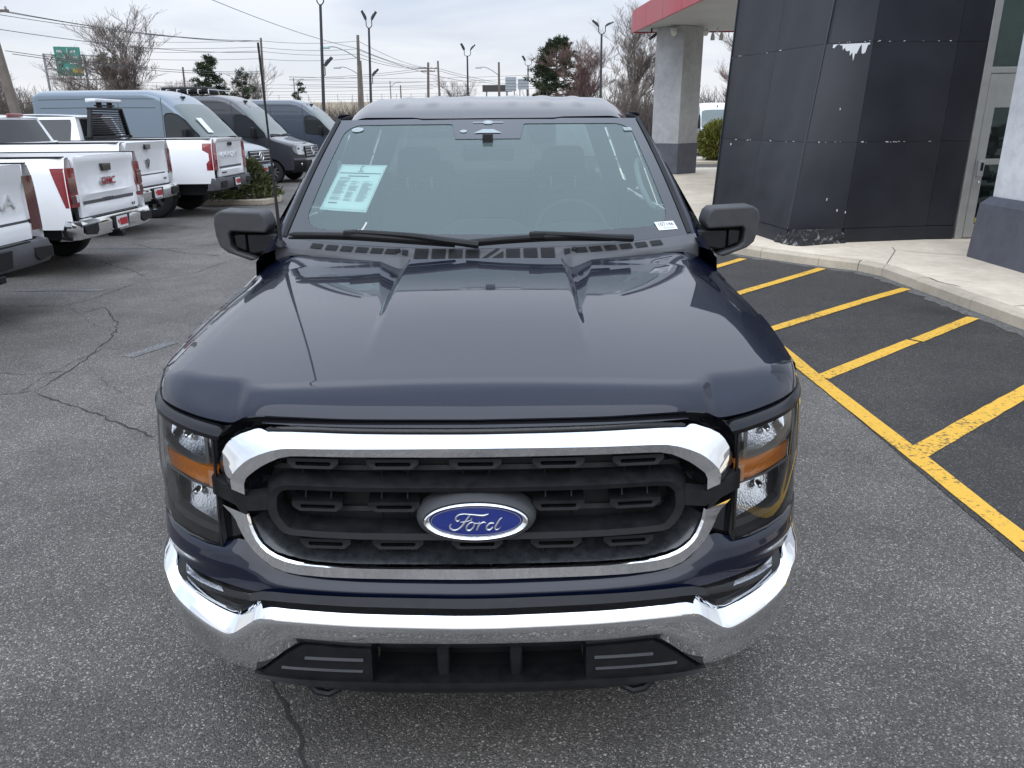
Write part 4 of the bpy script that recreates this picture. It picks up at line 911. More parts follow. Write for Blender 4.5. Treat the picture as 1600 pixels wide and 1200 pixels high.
# ------------------------------------------------------------------ pavement, kerb, dark-clad building, canopy
def concrete(name, col, joint=False):
    m = mat(name, col, .85); t = m.node_tree; b = t.nodes['Principled BSDF']; L = t.links.new
    g = t.nodes.new('ShaderNodeNewGeometry'); mixes = None
    for sc, lo, hi in ((.7, .80, 1.12), (6, .88, 1.10), (70, .90, 1.08)):
        n = t.nodes.new('ShaderNodeTexNoise'); n.inputs['Scale'].default_value = sc; n.inputs['Detail'].default_value = 5; n.inputs['Roughness'].default_value = .65; L(g.outputs['Position'], n.inputs['Vector'])
        r = t.nodes.new('ShaderNodeMapRange'); L(n.outputs['Fac'], r.inputs[0]); r.inputs[1].default_value = .3; r.inputs[2].default_value = .7; r.inputs[3].default_value = lo; r.inputs[4].default_value = hi
        if mixes is None: mixes = r.outputs[0]
        else:
            mu = t.nodes.new('ShaderNodeMath'); mu.operation = 'MULTIPLY'; L(mixes, mu.inputs[0]); L(r.outputs[0], mu.inputs[1]); mixes = mu.outputs[0]
    sc_ = t.nodes.new('ShaderNodeVectorMath'); sc_.operation = 'SCALE'; sc_.inputs[0].default_value = col; L(mixes, sc_.inputs['Scale']); L(sc_.outputs[0], b.inputs['Base Color'])
    bp = t.nodes.new('ShaderNodeBump'); bp.inputs['Strength'].default_value = .3; bp.inputs['Distance'].default_value = .004; n = t.nodes.new('ShaderNodeTexNoise'); n.inputs['Scale'].default_value = 120; L(g.outputs['Position'], n.inputs['Vector']); L(n.outputs['Fac'], bp.inputs['Height']); L(bp.outputs[0], b.inputs['Normal'])
    return m
M_conc = concrete('concrete', (.75, .645, .50)); M_kerb = concrete('kerb_concrete', (.54, .465, .36)); M_stucco = concrete('pale_stucco', (.74, .755, .78)); M_pill = concrete('pillar_render', (.42, .43, .44)); M_base = concrete('grey_base_paint', (.105, .11, .135))
KP = [(2.85, 30.0), (2.95, 20), (3.02, 14.0), (3.10, 11.15), (3.45, 10.62), (4.0, 9.96), (4.36, 9.60), (4.50, 9.25), (4.53, 8.5), (4.58, 7.5), (4.62, 6.5), (4.70, 3), (4.8, -4)]
KT = .125
walk = struct(MB().face([(x+.12, y, KT) for x, y in KP] + [(15, -4, KT), (15, 30, KT)]).build('pavement', M_conc, smooth=0))
# kerb stones, each its own piece
def inset_kerb():
    P_ = []
    for (a, b) in zip(KP[:-1], KP[1:]):
        n = max(1, round(math.dist(a, b)/1.15))
        for i in range(n): P_.append((lerp(a[0], b[0], i/n), lerp(a[1], b[1], i/n)))
    P_.append(KP[-1]); rnd = random.Random(3)
    for a, b in zip(P_[:-1], P_[1:]):
        dx, dy = b[0]-a[0], b[1]-a[1]; l = math.hypot(dx, dy); ux, uy = dx/l, dy/l; nx, ny = -uy, ux   # nx points to the pavement side
        if nx < 0 and abs(nx) > abs(ny)*0: nx, ny = -nx, -ny
        g = .004; z = KT+.004+rnd.uniform(-.003, .003); w = .15; p = (a[0]+ux*g, a[1]+uy*g); q = (b[0]-ux*g, b[1]-uy*g); k = 6; rows = []
        for i in range(k+1):
            t = i/k; x = lerp(p[0], q[0], t); y = lerp(p[1], q[1], t); j = rnd.uniform(-.006, .006)
            rows.append([(x+nx*j, y+ny*j, -.01), (x+nx*(.008+j), y+ny*(.008+j), z-.03), (x+nx*(.035+j), y+ny*(.035+j), z), (x+nx*w, y+ny*w, z), (x+nx*w, y+ny*w, 0)])
        mb = MB(); mb.grid(rows); mb.face(rows[0]); mb.face(list(reversed(rows[-1]))); mb.build('kerb_stone', M_kerb, walk, smooth=30)
inset_kerb()
for pts in ([(4.62, 9.4), (5.2, 10.4), (5.3, 10.7)], [(4.7, 7.1), (5.86, 7.3)], [(5.2, 10.4), (5.88, 9.95)], [(3.2, 14.5), (15, 14.6)], [(3.1, 18), (15, 18.2)], [(3.1, 22), (15, 22)], [(4.72, 4.5), (5.86, 4.6)]):
    ribbon('pavement_joint', pts, .012, KT+.003, mat('joint_dirt', (.13, .12, .105), .9), walk, .3, 7)
ribbon('crack', [(4.60, 8.62), (4.68, 8.5), (4.66, 8.3), (4.75, 8.0)], .012, KT+.006, M_crack, walk, .5, 9, .05)
grit = ribbon('gutter_grit', [(2.96, 14), (3.05, 11.2), (3.4, 10.6), (3.95, 9.93), (4.33, 9.55), (4.44, 9.2), (4.47, 8.5), (4.52, 7.5), (4.56, 6.5), (4.62, 3)], .16, .0062, mat('grit', (.12, .115, .105), .95, noise_amt=.5, noise_scale=30), bay_o, .6, 11, .08)
# ---- leaning dark cladding
def clad(name, col, rough=.42):
    m = mat(name, col, rough, noise_amt=.22, noise_scale=1.3, bump=.05, bump_scale=3, spec=.35); return m
M_clad = clad('dark_cladding', (.020, .022, .028), .36); M_clad_j = mat('cladding_joint', (.03, .03, .034), .7)
M_peel = mat('bare_white_panel', (.62, .63, .64), .6)
BLD = thing('dark_building', 'dark leaning panel-clad building corner with peeling paint beside the pavement', 'building', (5.2, 12, KT))
def rel(p): return (p[0]-5.2, p[1]-12, p[2]-KT)
zt_ = 6.2
def ext(b, t, z=zt_):   # extend an edge from base b through point t up to height z
    k = (z-b[2])/(t[2]-b[2]); return tuple(lerp(b[i], t[i], k) for i in range(3))
eA = ((3.60, 13.97, KT), (3.79, 14.0, 3.68)); eB = ((3.93, 11.05, KT), (4.49, 11.7, 3.36)); eC = ((4.78, 11.16, KT), (4.93, 11.28, 3.31)); eF = ((6.10, 11.40, KT), (6.14, 11.42, 3.31)); eD = ((6.51, 11.42, KT), (6.56, 11.42, 3.31))
edges = {k: (rel(b), rel(ext(b, t))) for k, (b, t) in dict(A=eA, B=eB, C=eC, F=eF, D=eD).items()}
def facet(a, b, s, t, off=0.0):
    (a0, a1), (b0, b1) = edges[a], edges[b]
    p0 = [lerp(a0[i], b0[i], s) for i in range(3)]; p1 = [lerp(a1[i], b1[i], s) for i in range(3)]
    n = (Vector(b0)-Vector(a0)).cross(Vector(a1)-Vector(a0)); n.normalize()
    return tuple(lerp(p0[i], p1[i], t)+n[i]*off for i in range(3))
H_ = zt_-KT; lv = [0, .20/H_, 1.385/H_, 2.68/H_, 4.1/H_, 1.0]
core = MB()
for a, b in (('A', 'B'), ('B', 'C'), ('C', 'F'), ('F', 'D')): core.grid([[facet(a, b, s, t, -.035) for s in linspace(0, 1, 4)] for t in linspace(0, 1, 6)])
core.build('cladding_core', M_clad_j, BLD, smooth=0)
def panel(a, b, s0, s1, t0, t1, m=M_clad, seed=0, dent=0.0):
    rnd = random.Random(seed); g = .0022; W = (Vector(facet(a, b, 1, t0))-Vector(facet(a, b, 0, t0))).length; gs = g/W; gt = g/H_; mb = MB(); rows = []
    n = 10
    for j in range(n+1):
        t = lerp(t0+gt, t1-gt, j/n); row = []
        for i in range(n+1):
            s = lerp(s0+gs, s1-gs, i/n); e = min(i, j, n-i, n-j)/n*2
            bow = .006*rnd.uniform(-.6, 1)*min(1, e*3)*dent + .005*dent*math.sin(3*math.pi*i/n+seed)*min(1, e*3)
            row.append(facet(a, b, s, t, bow))
        rows.append(row)
    mb.grid(rows); bd = [rows[0], rows[-1], [r[0] for r in rows], [r[-1] for r in rows]]
    per = rows[0] + [r[-1] for r in rows[1:]] + list(reversed(rows[-1]))[1:] + [r[0] for r in reversed(rows[1:-1])]
    nn = Vector(facet(a, b, .5, .5, 1))-Vector(facet(a, b, .5, .5, 0)); mb.grid([per+[per[0]], [tuple(Vector(p)-nn*.04) for p in per+[per[0]]]])
    return mb.build('cladding_panel', m, BLD, smooth=50)
k = 0
for t0, t1 in zip(lv[1:-1], lv[2:]):
    for s0, s1 in ((0, .52), (.52, 1)): panel('A', 'B', s0, s1, t0, t1, seed=k, dent=1.0); k += 1
    panel('B', 'C', 0, 1, t0, t1, seed=k, dent=.3); k += 1
    panel('C', 'F', 0, 1, t0, t1, seed=k, dent=.3); k += 1
    panel('F', 'D', 0, 1, t0, t1, seed=k, dent=.2); k += 1
for a, b in (('A', 'B'), ('C', 'F'), ('F', 'D')):   # plinth strip
    mb = MB(); mb.grid([[facet(a, b, s, lv[0], .012) for s in linspace(0, 1, 6)], [facet(a, b, s, lv[1]-.001, .012) for s in linspace(0, 1, 6)], [facet(a, b, s, lv[1], -.03) for s in linspace(0, 1, 6)]]); mb.build('plinth', M_clad, BLD, smooth=0)
mb = MB(); mb.tube([facet('A', 'B', 1, t, .006) for t in linspace(lv[1], 1, 8)], .014, 6); mb.build('corner_trim', M_clad, BLD)
mb = MB(); mb.tube([facet('A', 'B', 0, t, .006) for t in linspace(0, 1, 8)], .014, 6); mb.build('corner_trim', M_clad, BLD)
# torn white patch below the joint, chips along the joints
rnd = random.Random(12); top = [(s, lv[3]-.003) for s in linspace(.16, .93, 24)]; prof = [.012, .02, .008, .0, .0, .005, .002, .02, .012, .025, .034, .042, .040, .052, .058, .045, .05, .020, .006, .035, .048, .040, .012, .004]
mb = MB(); rows = [[facet('B', 'C', s, t, .006) for s, t in top], [facet('B', 'C', s+rnd.uniform(-.01, .01), t-p*.52*rnd.uniform(.6, 1.25)-.0005, .006) for (s, t), p in zip(top, prof)]]; mb.grid(rows); mb.build('peeled_patch', M_peel, BLD, smooth=0)
mb = MB()
def chip(a, b, s, t, w, h):
    P_ = []
    for k_ in range(7):
        an = 2*math.pi*k_/7; q = rnd.uniform(.5, 1.1); P_.append(facet(a, b, s+w*q*math.cos(an), t+h*q*math.sin(an), .007))
    mb.face(P_)
for _ in range(46):
    a, b, lev = rnd.choice([('A', 'B', lv[3]), ('B', 'C', lv[3]), ('C', 'F', lv[3]), ('C', 'F', lv[2]), ('C', 'F', lv[2]), ('B', 'C', lv[2]), ('A', 'B', lv[2])]); chip(a, b, rnd.uniform(.02, .95), lev+rnd.uniform(-.001, .0012), rnd.uniform(.003, .02), rnd.uniform(.0006, .0014))
for a, b, s, t in (('B', 'C', .55, .30), ('B', 'C', .82, .075), ('B', 'C', .98, .07), ('A', 'B', .15, .215), ('B', 'C', .60, .10)): chip(a, b, s, t, .012, .004)
stuff(mb.build('paint_chips', M_peel, BLD, smooth=0, weld=False))
# broken plinth at the corner
M_crumb = mat('crumbled_render', (.05, .05, .05), .9, bump=1.0, bump_scale=14)
def crumble_mat(m):
    t = m.node_tree; b = t.nodes['Principled BSDF']; L = t.links.new; g = t.nodes.new('ShaderNodeNewGeometry'); n = t.nodes.new('ShaderNodeTexNoise'); n.inputs['Scale'].default_value = 9; n.inputs['Detail'].default_value = 8; n.inputs['Roughness'].default_value = .7; n.inputs['Distortion'].default_value = .2; L(g.outputs['Position'], n.inputs['Vector'])
    r = t.nodes.new('ShaderNodeValToRGB'); L(n.outputs['Fac'], r.inputs[0]); e = r.color_ramp.elements; e[0].position = .53; e[0].color = (.018, .018, .02, 1); e[1].position = .68; e[1].color = (.42, .42, .41, 1); L(r.outputs[0], b.inputs['Base Color'])
crumble_mat(M_crumb)
def rubble(base, top, h, name, parent, seed):
    """broken block between plan outline `base` (ground) and `top` (upper edge)"""
    rnd = random.Random(seed); mb = MB(); rows = []; nn = len(base)
    for j in range(6):
        v = j/5; row = []
        for i in range(nn*6):
            s = i/6; i0 = int(s); f = s-i0; pb = [lerp(base[i0][k], base[(i0+1) % nn][k], f) for k in (0, 1)]; pt = [lerp(top[i0][k], top[(i0+1) % nn][k], f) for k in (0, 1)]
            row.append((lerp(pb[0], pt[0], v)+rnd.uniform(-.016, .016), lerp(pb[1], pt[1], v)+rnd.uniform(-.016, .016), h*v+rnd.uniform(-.012, .012)*(0 if j == 0 else 1)))
        rows.append(row)
    mb.grid(rows, True); mb.face(rows[-1]); return mb.build(name, M_crumb, parent, smooth=0)
rubble([rel(p) for p in ((3.86, 11.3, 0), (3.93, 10.95, 0), (4.08, 10.84, 0), (4.80, 11.10, 0), (4.80, 11.5, 0), (3.95, 11.6, 0))], [rel(p) for p in ((3.93, 11.4, 0), (3.985, 11.05, 0), (4.12, 11.00, 0), (4.78, 11.17, 0), (4.80, 11.5, 0), (4.0, 11.6, 0))], .20, 'broken_plinth', BLD, 4)
rubble([rel(p) for p in ((3.42, 14.2, 0), (3.45, 13.95, 0), (3.60, 13.8, 0), (3.8, 13.9, 0), (3.8, 14.3, 0))], [rel(p) for p in ((3.5, 14.2, 0), (3.52, 14.05, 0), (3.60, 13.95, 0), (3.8, 14.0, 0), (3.8, 14.3, 0))], .16, 'broken_plinth', BLD, 5)
# body of the building behind the cladding, and the wall with the door
mb = MB(); mb.prism([(3.72, 14.1), (4.05, 11.25), (4.9, 11.35), (6.45, 11.5), (6.45, 18), (14, 18), (14, 20), (3.72, 20)], lambda a, b, d: rel((a, b, d)), KT, 4.4); 
bk = MB(); bk.prism([(4.55, 14.2), (4.95, 12.6), (6.4, 11.8), (6.4, 18), (6.2, 18)], lambda a, b, d: rel((a, b, d)), KT, 6.2); bk.build('building_core', M_clad_j, BLD, smooth=0)
M_alu = mat('door_aluminium', (.40, .40, .385), .4, .35, noise_amt=.06, noise_scale=5)
M_pane = glass('door_glass', (.58, .66, .62), 1.55, .9)
DY = 11.45
def bx(name, m, x0, x1, z0, z1, y0, y1, parent=BLD, bevel=0.0):
    mb = MB(); c = rel(((x0+x1)/2, (y0+y1)/2, (z0+z1)/2)); mb.box(c, (x1-x0, abs(y1-y0), z1-z0)); return mb.build(name, m, parent, bevel=bevel)
for x0, x1 in ((6.55, 6.66), (7.60, 7.70)): bx('door_frame', M_alu, x0, x1, KT, 5.2, DY-.04, DY+.08, bevel=.006)
bx('door_frame', M_alu, 6.66, 7.60, 2.40, 2.48, DY-.035, DY+.07, bevel=.006)
bx('transom_glass', M_pane, 6.66, 7.60, 2.48, 5.2, DY+.02, DY+.03)
door = bx('door', M_alu, 6.67, 6.80, KT+.02, 2.385, DY-.03, DY+.02, bevel=.004)
for nm, x0, x1, z0, z1 in (('door_rail', 6.80, 7.50, KT+.02, .34), ('door_rail', 6.80, 7.50, 1.18, 1.26), ('door_rail', 6.80, 7.50, 1.95, 2.385), ('door_rail', 7.50, 7.59, KT+.02, 2.385)): bx(nm, M_alu, x0, x1, z0, z1, DY-.03, DY+.02, door, bevel=.004)
for z0, z1 in ((.34, 1.18), (1.26, 1.95)): bx('door_pane', M_pane, 6.80, 7.50, z0, z1, DY-.005, DY+.003, door)
lock = bx('door_lock', mat('lock_grey', (.42, .43, .44), .4, .5), 6.69, 6.775, 1.02, 1.24, DY-.09, DY-.03, door, bevel=.008)
bx('keypad', M_gloss, 6.72, 6.755, 1.10, 1.21, DY-.095, DY-.088, door)
bx('notice', mat('yellow_notice', (.62, .52, .05), .6), 6.82, 6.92, .36, .43, DY-.009, DY-.0055, door)
mb = MB(); mb.lathe([(.001, -.05), (.018, -.045), (.02, -.03), (.02, 0)], rel((6.73, DY-.03, .94)), 'y', 14); mb.build('door_knob', M_chrome, door)
rnd = random.Random(8)
for i in range(26):   # stacked goods seen dimly behind the glass
    w, d, h = rnd.uniform(.1, .3), rnd.uniform(.1, .3), rnd.uniform(.05, .16); mb = MB(); mb.box(rel((rnd.uniform(6.85, 7.5), DY+rnd.uniform(.25, .8), .2+rnd.random()*1.5)), (w, d, h), rnd.uniform(0, 3), rnd.uniform(-.4, .4)); mb.build('indoor_clutter', mat('clutter%d' % (i % 4), [(.25, .28, .30), (.08, .09, .10), (.35, .33, .30), (.10, .14, .16)][i % 4], .6), BLD)
bx('indoor_floor', M_clad_j, 6.6, 9.5, KT+.002, KT+.01, DY+.1, 17.5); bx('indoor_wall', M_stucco, 6.6, 9.5, KT, 4.4, 14.0, 14.1)
bx('wall_over_door', M_clad_j, 7.70, 14, KT, 6.2, DY-.05, DY+.1)
# ---- pale stucco pier
PIER = thing('stucco_pier', 'pale grey stucco pier with a dark grey flared base at the right edge', 'pier', (6.6, 8, KT))
def pr(x, y, z): return (x-6.6, y-8, z-KT)
mb = MB(); rows = []
ol = [(5.88, 9.90), (5.88, 5.2), (8.2, 5.2), (8.2, 9.90)]; il = [(5.985, 9.79), (5.985, 5.3), (8.1, 5.3), (8.1, 9.79)]
mb.grid([[pr(x, y, KT) for x, y in ol+ol[:1]], [pr(x, y, .80) for x, y in [(a+(.03 if a < 7 else -.03), b+(.03 if b < 7 else -.03)) for a, b in ol+ol[:1]]], [pr(x, y, .89) for x, y in il+il[:1]]]); mb.build('pier_base', M_base, PIER, smooth=0)
mb = MB(); mb.prism([(x+.012 if x < 7 else x, y-.012 if y > 7 else y) for x, y in il], lambda a, b, d: pr(a, b, d), .88, 6.2); mb.build('pier_shaft', M_stucco, PIER, smooth=0, bevel=.012)
# ---- red canopy on the far pillar
M_redp = mat('red_fascia_paint', (.42, .022, .038), .38, noise_amt=.12, noise_scale=.6); M_soff = mat('soffit_panel', (.42, .43, .43), .5, noise_amt=.10, noise_scale=.8)
CAN = thing('entrance_canopy', 'flat entrance canopy with a red fascia carried by the grey pillar', 'canopy', (8, 20, 4.6))
def cr_(p): return (p[0]-8, p[1]-20, p[2]-4.6)
cA, cB = (4.12, 28.2), (5.35, 13.0); zb_, zf_ = 4.6, 5.28
L_ = math.dist(cA, cB); npan = 8
for i in range(npan):
    a = [lerp(cA[k], cB[k], i/npan+.0006) for k in (0, 1)]; b = [lerp(cA[k], cB[k], (i+1)/npan-.0006) for k in (0, 1)]
    mb = MB(); mb.add([cr_((a[0], a[1], zb_)), cr_((b[0], b[1], zb_)), cr_((b[0], b[1], zf_)), cr_((a[0], a[1], zf_)), cr_((a[0]+.06, a[1], zb_)), cr_((b[0]+.06, b[1], zb_)), cr_((b[0]+.06, b[1], zf_)), cr_((a[0]+.06, a[1], zf_))], [(0, 1, 2, 3), (4, 5, 6, 7), (0, 1, 5, 4), (3, 2, 6, 7), (0, 3, 7, 4), (1, 2, 6, 5)]); mb.build('fascia_panel', M_redp, CAN, smooth=0)
for i in range(6):
    x0, x1 = 4.12+i*1.6+.004, 4.12+(i+1)*1.6-.004; mb = MB(); mb.box(cr_(((x0+x1)/2, 28.23, (zb_+zf_)/2)), (x1-x0, .06, zf_-zb_)); mb.build('fascia_panel', M_redp, CAN, smooth=0)
mb = MB(); mb.prism([(4.19, 28.19), (5.40, 13.0), (14, 13.0), (14, 28.19)], lambda a, b, d: cr_((a, b, d)), 5.0, 5.22); mb.build('canopy_roof', M_clad_j, CAN, smooth=0)
yy = 28.15
for i in range(9):
    y1 = yy-1.66; xa = lerp(cA[0], cB[0], (28.2-yy)/15.2)+.08; xb = lerp(cA[0], cB[0], (28.2-y1)/15.2)+.08; xs_ = linspace(0, 1, 5)
    mb = MB(); mb.add([cr_((xa, yy-.006, zb_+.03)), cr_((14, yy-.006, zb_+.03)), cr_((14, y1+.006, zb_+.03)), cr_((xb, y1+.006, zb_+.03)), cr_((xa, yy-.006, zb_+.06)), cr_((14, yy-.006, zb_+.06)), cr_((14, y1+.006, zb_+.06)), cr_((xb, y1+.006, zb_+.06))], [(0, 1, 2, 3), (4, 5, 6, 7), (0, 1, 5, 4), (1, 2, 6, 5), (2, 3, 7, 6), (3, 0, 4, 7)]); mb.build('soffit_panel', M_soff, CAN, smooth=0); yy = y1
COLM = thing('canopy_pillar', 'tall square grey pillar with a dark base holding up the red canopy', 'pillar', (5.5, 26.95, KT))
def rot_sq(cx, cy, r, a0=0): return [(cx+r*math.cos(a0+math.pi/2*k), cy+r*math.sin(a0+math.pi/2*k)) for k in range(4)]
mb = MB(); mb.prism(rot_sq(0, 0, .755, R(-2)), lambda a, b, d: (a, b, d), .96, 4.50); mb.build('pillar_shaft', M_pill, COLM, smooth=0, bevel=.01)
mb = MB(); mb.prism(rot_sq(0, 0, .785, R(-2)), lambda a, b, d: (a, b, d), 0, .97); mb.build('pillar_base', M_base, COLM, smooth=0, bevel=.01)
M_wfix = mat('white_fixture', (.62, .62, .60), .4)
for i, (x, y, z, lab) in enumerate([(5.15, 26.2, 4.42, 'white dome camera high on the left face of the canopy pillar'), (6.15, 26.25, 4.42, 'white dome camera high on the right face of the canopy pillar')]):
    t = thing('security_camera', lab, 'camera', (x, y, z), 0, 'cameras under the canopy'); mb = MB(); mb.box((0, .08, .06), (.16, .22, .10)); mb.build('bracket', M_wfix, t, bevel=.01)
    mb = MB(); mb.lathe([(.001, -.12), (.06, -.10), (.085, -.04), (.09, .02), (.001, .03)], (0, 0, 0), 'z', 16); mb.build('dome', M_wfix, t)
t = thing('floodlight', 'dark floodlight hanging under the canopy corner left of the pillar', 'floodlight', (4.62, 27.2, 4.6)); mb = MB(); mb.tube([(0, 0, .05), (0, 0, -.10)], .03, 8); mb.build('stem', M_blk2, t); mb = MB(); mb.box((-.05, 0, -.20), (.30, .34, .09), 0, 0); o = mb.build('lamp_head', M_blk2, t, bevel=.01); o.rotation_euler = (0, R(-35), 0)
t = thing('floodlight', 'twin pale floodlights hanging under the canopy right of the pillar', 'floodlight', (6.75, 27.2, 4.6)); mb = MB(); mb.tube([(0, 0, .05), (0, 0, -.10)], .03, 8); mb.build('stem', M_wfix, t)
for dx in (-.14, .14): mb = MB(); mb.lathe([(.001, -.34), (.075, -.33), (.06, -.2), (.03, -.1), (.001, -.08)], (dx, 0, 0), 'z', 14); mb.build('lamp_head', M_wfix, t)

# ------------------------------------------------------------------ parked pickups (backs towards us) and vans
M_white = mat('white_paint', (.93, .935, .94), .30, coat=1.0, coat_rough=.03)
M_dglass = mat('dark_window', (.030, .034, .036), .04, spec=.5)
M_tag_r = mat('tag_red', (.42, .02, .03), .5); M_tag_w = mat('tag_white', (.75, .75, .75), .5)
M_dgrey = mat('dark_grey_bumper', (.085, .088, .095), .5, noise_amt=.15)
M_line = mat('panel_gap', (.03, .03, .032), .8)
def xz(mb, pts, y0, y1): return mb.prism(pts, lambda a, b, d: (a, d, b), y0, y1)
def back_text(name, s, size, m, parent, x, z, y, sx=1.0, depth=.012):
    # text readable from behind the vehicle (camera looks along +y)
    M4 = Matrix.Translation((x, y, z)) @ Matrix.Rotation(R(90), 4, 'X'); return lettering(name, s, size, m, parent, M4, depth, sx=sx)
def pickup(name, label, loc, rz, kind):
    T = thing(name, label, 'pickup truck', loc, rz, 'white pickups parked in a row')
    hd = kind in ('chev', 'ram'); zt = {'gmc': 1.44, 'ram': 1.53, 'chev': 1.53, 'toy': 1.44}[kind]; rw = {'gmc': .41, 'ram': .41, 'chev': .44, 'toy': .41}[kind]
    zr = {'gmc': 1.95, 'ram': 2.03, 'chev': 2.05, 'toy': 1.96}[kind]; zb0 = .60 if not hd else .68; hw = 1.02
    W = M_white; yb = 2.53 if kind == 'chev' else 2.02; wy = 1.34 if kind == 'chev' else 1.22; oy = yb-2.02
    def sx_(z, y=1.0): return hw - .028*((z-.98)/.5)**2*(1 if z > .98 else .6) - .035*sstep(zt-.14, zt, z)
    def sheet_(y0_, y1_, ztop, n, arches, mb, plan=None):
        rows = []
        for y in linspace(y0_, y1_, n):
            zb = zb0
            for c in arches:
                d = abs(y-c); r = rw+.10
                if d < r: zb = max(zb, rw+math.sqrt(r*r-d*d)*.98)
            f = plan(y) if plan else 1.0
            r_ = [((sx_(zb)-.09)*f, y, zb)] + [(sx_(lerp(zb, ztop, k/12))*f, y, lerp(zb, ztop, k/12)) for k in range(13)]; r_.append(((sx_(ztop)-.03)*f, y, ztop+.012)); r_.append(((sx_(ztop)-.10)*f, y, ztop+.012)); r_.append(((sx_(ztop)-.11)*f, y, ztop-.12)); rows.append(r_)
        mb.grid(rows)
    def two(fn, nm, m, par=T, **k): return both(fn, nm, m, (par, par), **k)
    rear_plan = lambda y: 1-.035*(1-sstep(-.02, .22, y))
    beds_ = two(lambda mb: sheet_(.0, yb, zt, 44, [wy], mb, rear_plan), 'bed_side', W, smooth=40)
    mb = MB(); mb.box((0, yb/2, zt-.55), (1.7, yb, .04)); mb.box((0, yb-.03, zt-.28), (1.9, .04, .56)); mb.build('bed_floor', M_dgrey, T)
    two(lambda mb: mb.box((.915, yb/2, zt+.018), (.10, yb-.06, .014)), 'bed_rail_cap', M_blk)
    # doors / cab lower, front fenders, hood
    two(lambda mb: sheet_(yb+.02, 4.36+oy, zt-.03, 30, [], mb), 'cab_side', W, smooth=40)
    wyf = wy+3.70+oy*.85
    two(lambda mb: sheet_(4.37+oy, 5.80+oy, zt-.10, 36, [wyf], mb, lambda y: 1-.10*sstep(5.2+oy, 5.85+oy, y)**2), 'fender', W, smooth=40)
    mb = MB(); mb.grid([[(x*(1-.10*sstep(5.2+oy, 5.85+oy, y)**2), y, lerp(zt-.09, zt-.06, 1-abs(x))+.06*sstep(0, .8, 1-abs(x)/.95)-.09*sstep(5.3+oy, 5.86+oy, y)) for x in linspace(-.92, .92, 15)] for y in linspace(4.6+oy, 5.86+oy, 12)]); mb.build('hood', W, T)
    mb = MB(); mb.box((0, 5.82+oy, .98), (1.74, .08, .56)); mb.build('grille', M_blk, T, bevel=.02); mb = MB(); mb.box((0, 5.86+oy, .62), (1.86, .16, .24)); mb.build('front_bumper', M_chrome, T, bevel=.03)
    mb = MB(); mb.box((0, 2.9, .56), (1.5, 5.2, .24)); mb.build('chassis', M_deep, T)
    # greenhouse
    zbelt = zt-.02; xb_, xr_ = .955, .745
    yr0, yr1 = yb+.06, yb+.20; yf0, yf1 = 5.02+oy, 4.28+oy
    def gh(y, v): return (lerp(xb_, xr_, v), y, lerp(zbelt, zr-.07, v))
    two(lambda mb: mb.grid([[gh(y, v) for y in linspace(lerp(yr0, yr1, v), lerp(yf0, yf1, v), 16)] for v in linspace(0, 1, 6)]), 'cab_pillar', W)
    for (a, b) in ((yb+.26, 3.08+oy), (3.20+oy, 4.18+oy)):
        def win(mb, a=a, b=b):
            rows = []
            for v in linspace(.07, .90, 6):
                yy0 = max(a, lerp(yr0, yr1, v)+.10); yy1 = b+( .30*(1-v) if b > 4+oy else 0); rows.append([tuple(p+q for p, q in zip(gh(y, v), (.008, 0, 0))) for y in linspace(yy0, yy1, 8)])
            mb.grid(rows)
        two(win, 'side_window', M_dglass)
    mb = MB(); mb.grid([[(x*xr_*1.02, lerp(yr1-.05, yf1+.08, t), zr-.075+.075*min(1, math.sin(math.pi*min(max(t, .0), 1))**.45)*(1-.35*abs(x)**2.5)) for x in linspace(-1, 1, 21)] for t in linspace(0, 1, 22)]); mb.build('roof', W, T, smooth=60)
    def rq(x, v, o=0): return (x*lerp(xb_, xr_, v), lerp(yr0, yr1, v)-o-.035*(1-x*x), lerp(zbelt, zr-.06, v))
    mb = MB(); mb.grid([[rq(x, v) for x in linspace(-1, 1, 15)] for v in linspace(0, 1, 5)]); mb.build('cab_back', W, T, smooth=60)
    mb = MB(); mb.grid([[rq(x, v, .010) for x in linspace(-.86, .86, 15)] for v in linspace(.10, .90, 6)]); mb.build('rear_window', M_dglass, T, smooth=60)
    mb = MB(); mb.grid([[(x*lerp(xb_, xr_, v), lerp(yf0+.1, yf1, v)+.06*(1-x*x), lerp(zbelt-.02, zr-.06, v)) for x in linspace(-1, 1, 13)] for v in linspace(0, 1, 5)]); mb.build('windscreen', M_dglass, T, smooth=60)
    mb = MB(); mb.box((0, yr1-.055, zr-.035), (.42, .05, .05)); mb.build('brake_lamp', M_red, T, bevel=.01)
    for s in (-1, 1):
        mb = MB(); mb.box((s*1.12, 4.42+oy, 1.36), (.22, .12, .24)); mb.build('door_mirror', M_blk, T, bevel=.03)
        for y in (wy, wyf): wheel(T, s*.84, y, rw, .28, M_satin, s, 28)
        mb = MB(); rows = []
        for c in (wy, wyf):
            for a in linspace(0, math.pi, 12): rows.append([(s*x, c+(rw+.09)*math.cos(a), rw+(rw+.09)*math.sin(a)*.98) for x in (.60, .985)])
            MB().grid(rows).build('wheel_liner', M_deep, T); rows = []
        if kind in ('chev', 'ram'):
            rows = [[(s*(1.0+o), wy+(rw+.10+q)*math.cos(a), rw+(rw+.10+q)*math.sin(a)*.98) for o, q in ((-.05, -.01), (.028, -.008), (.030, .045), (-.02, .055))] for a in linspace(-.05, math.pi+.05, 24)]
            MB().grid(rows).build('arch_flare', M_blk, T)
    # tailgate
    tw = .765; z0 = zb0+.12; mb = MB(); rows = []
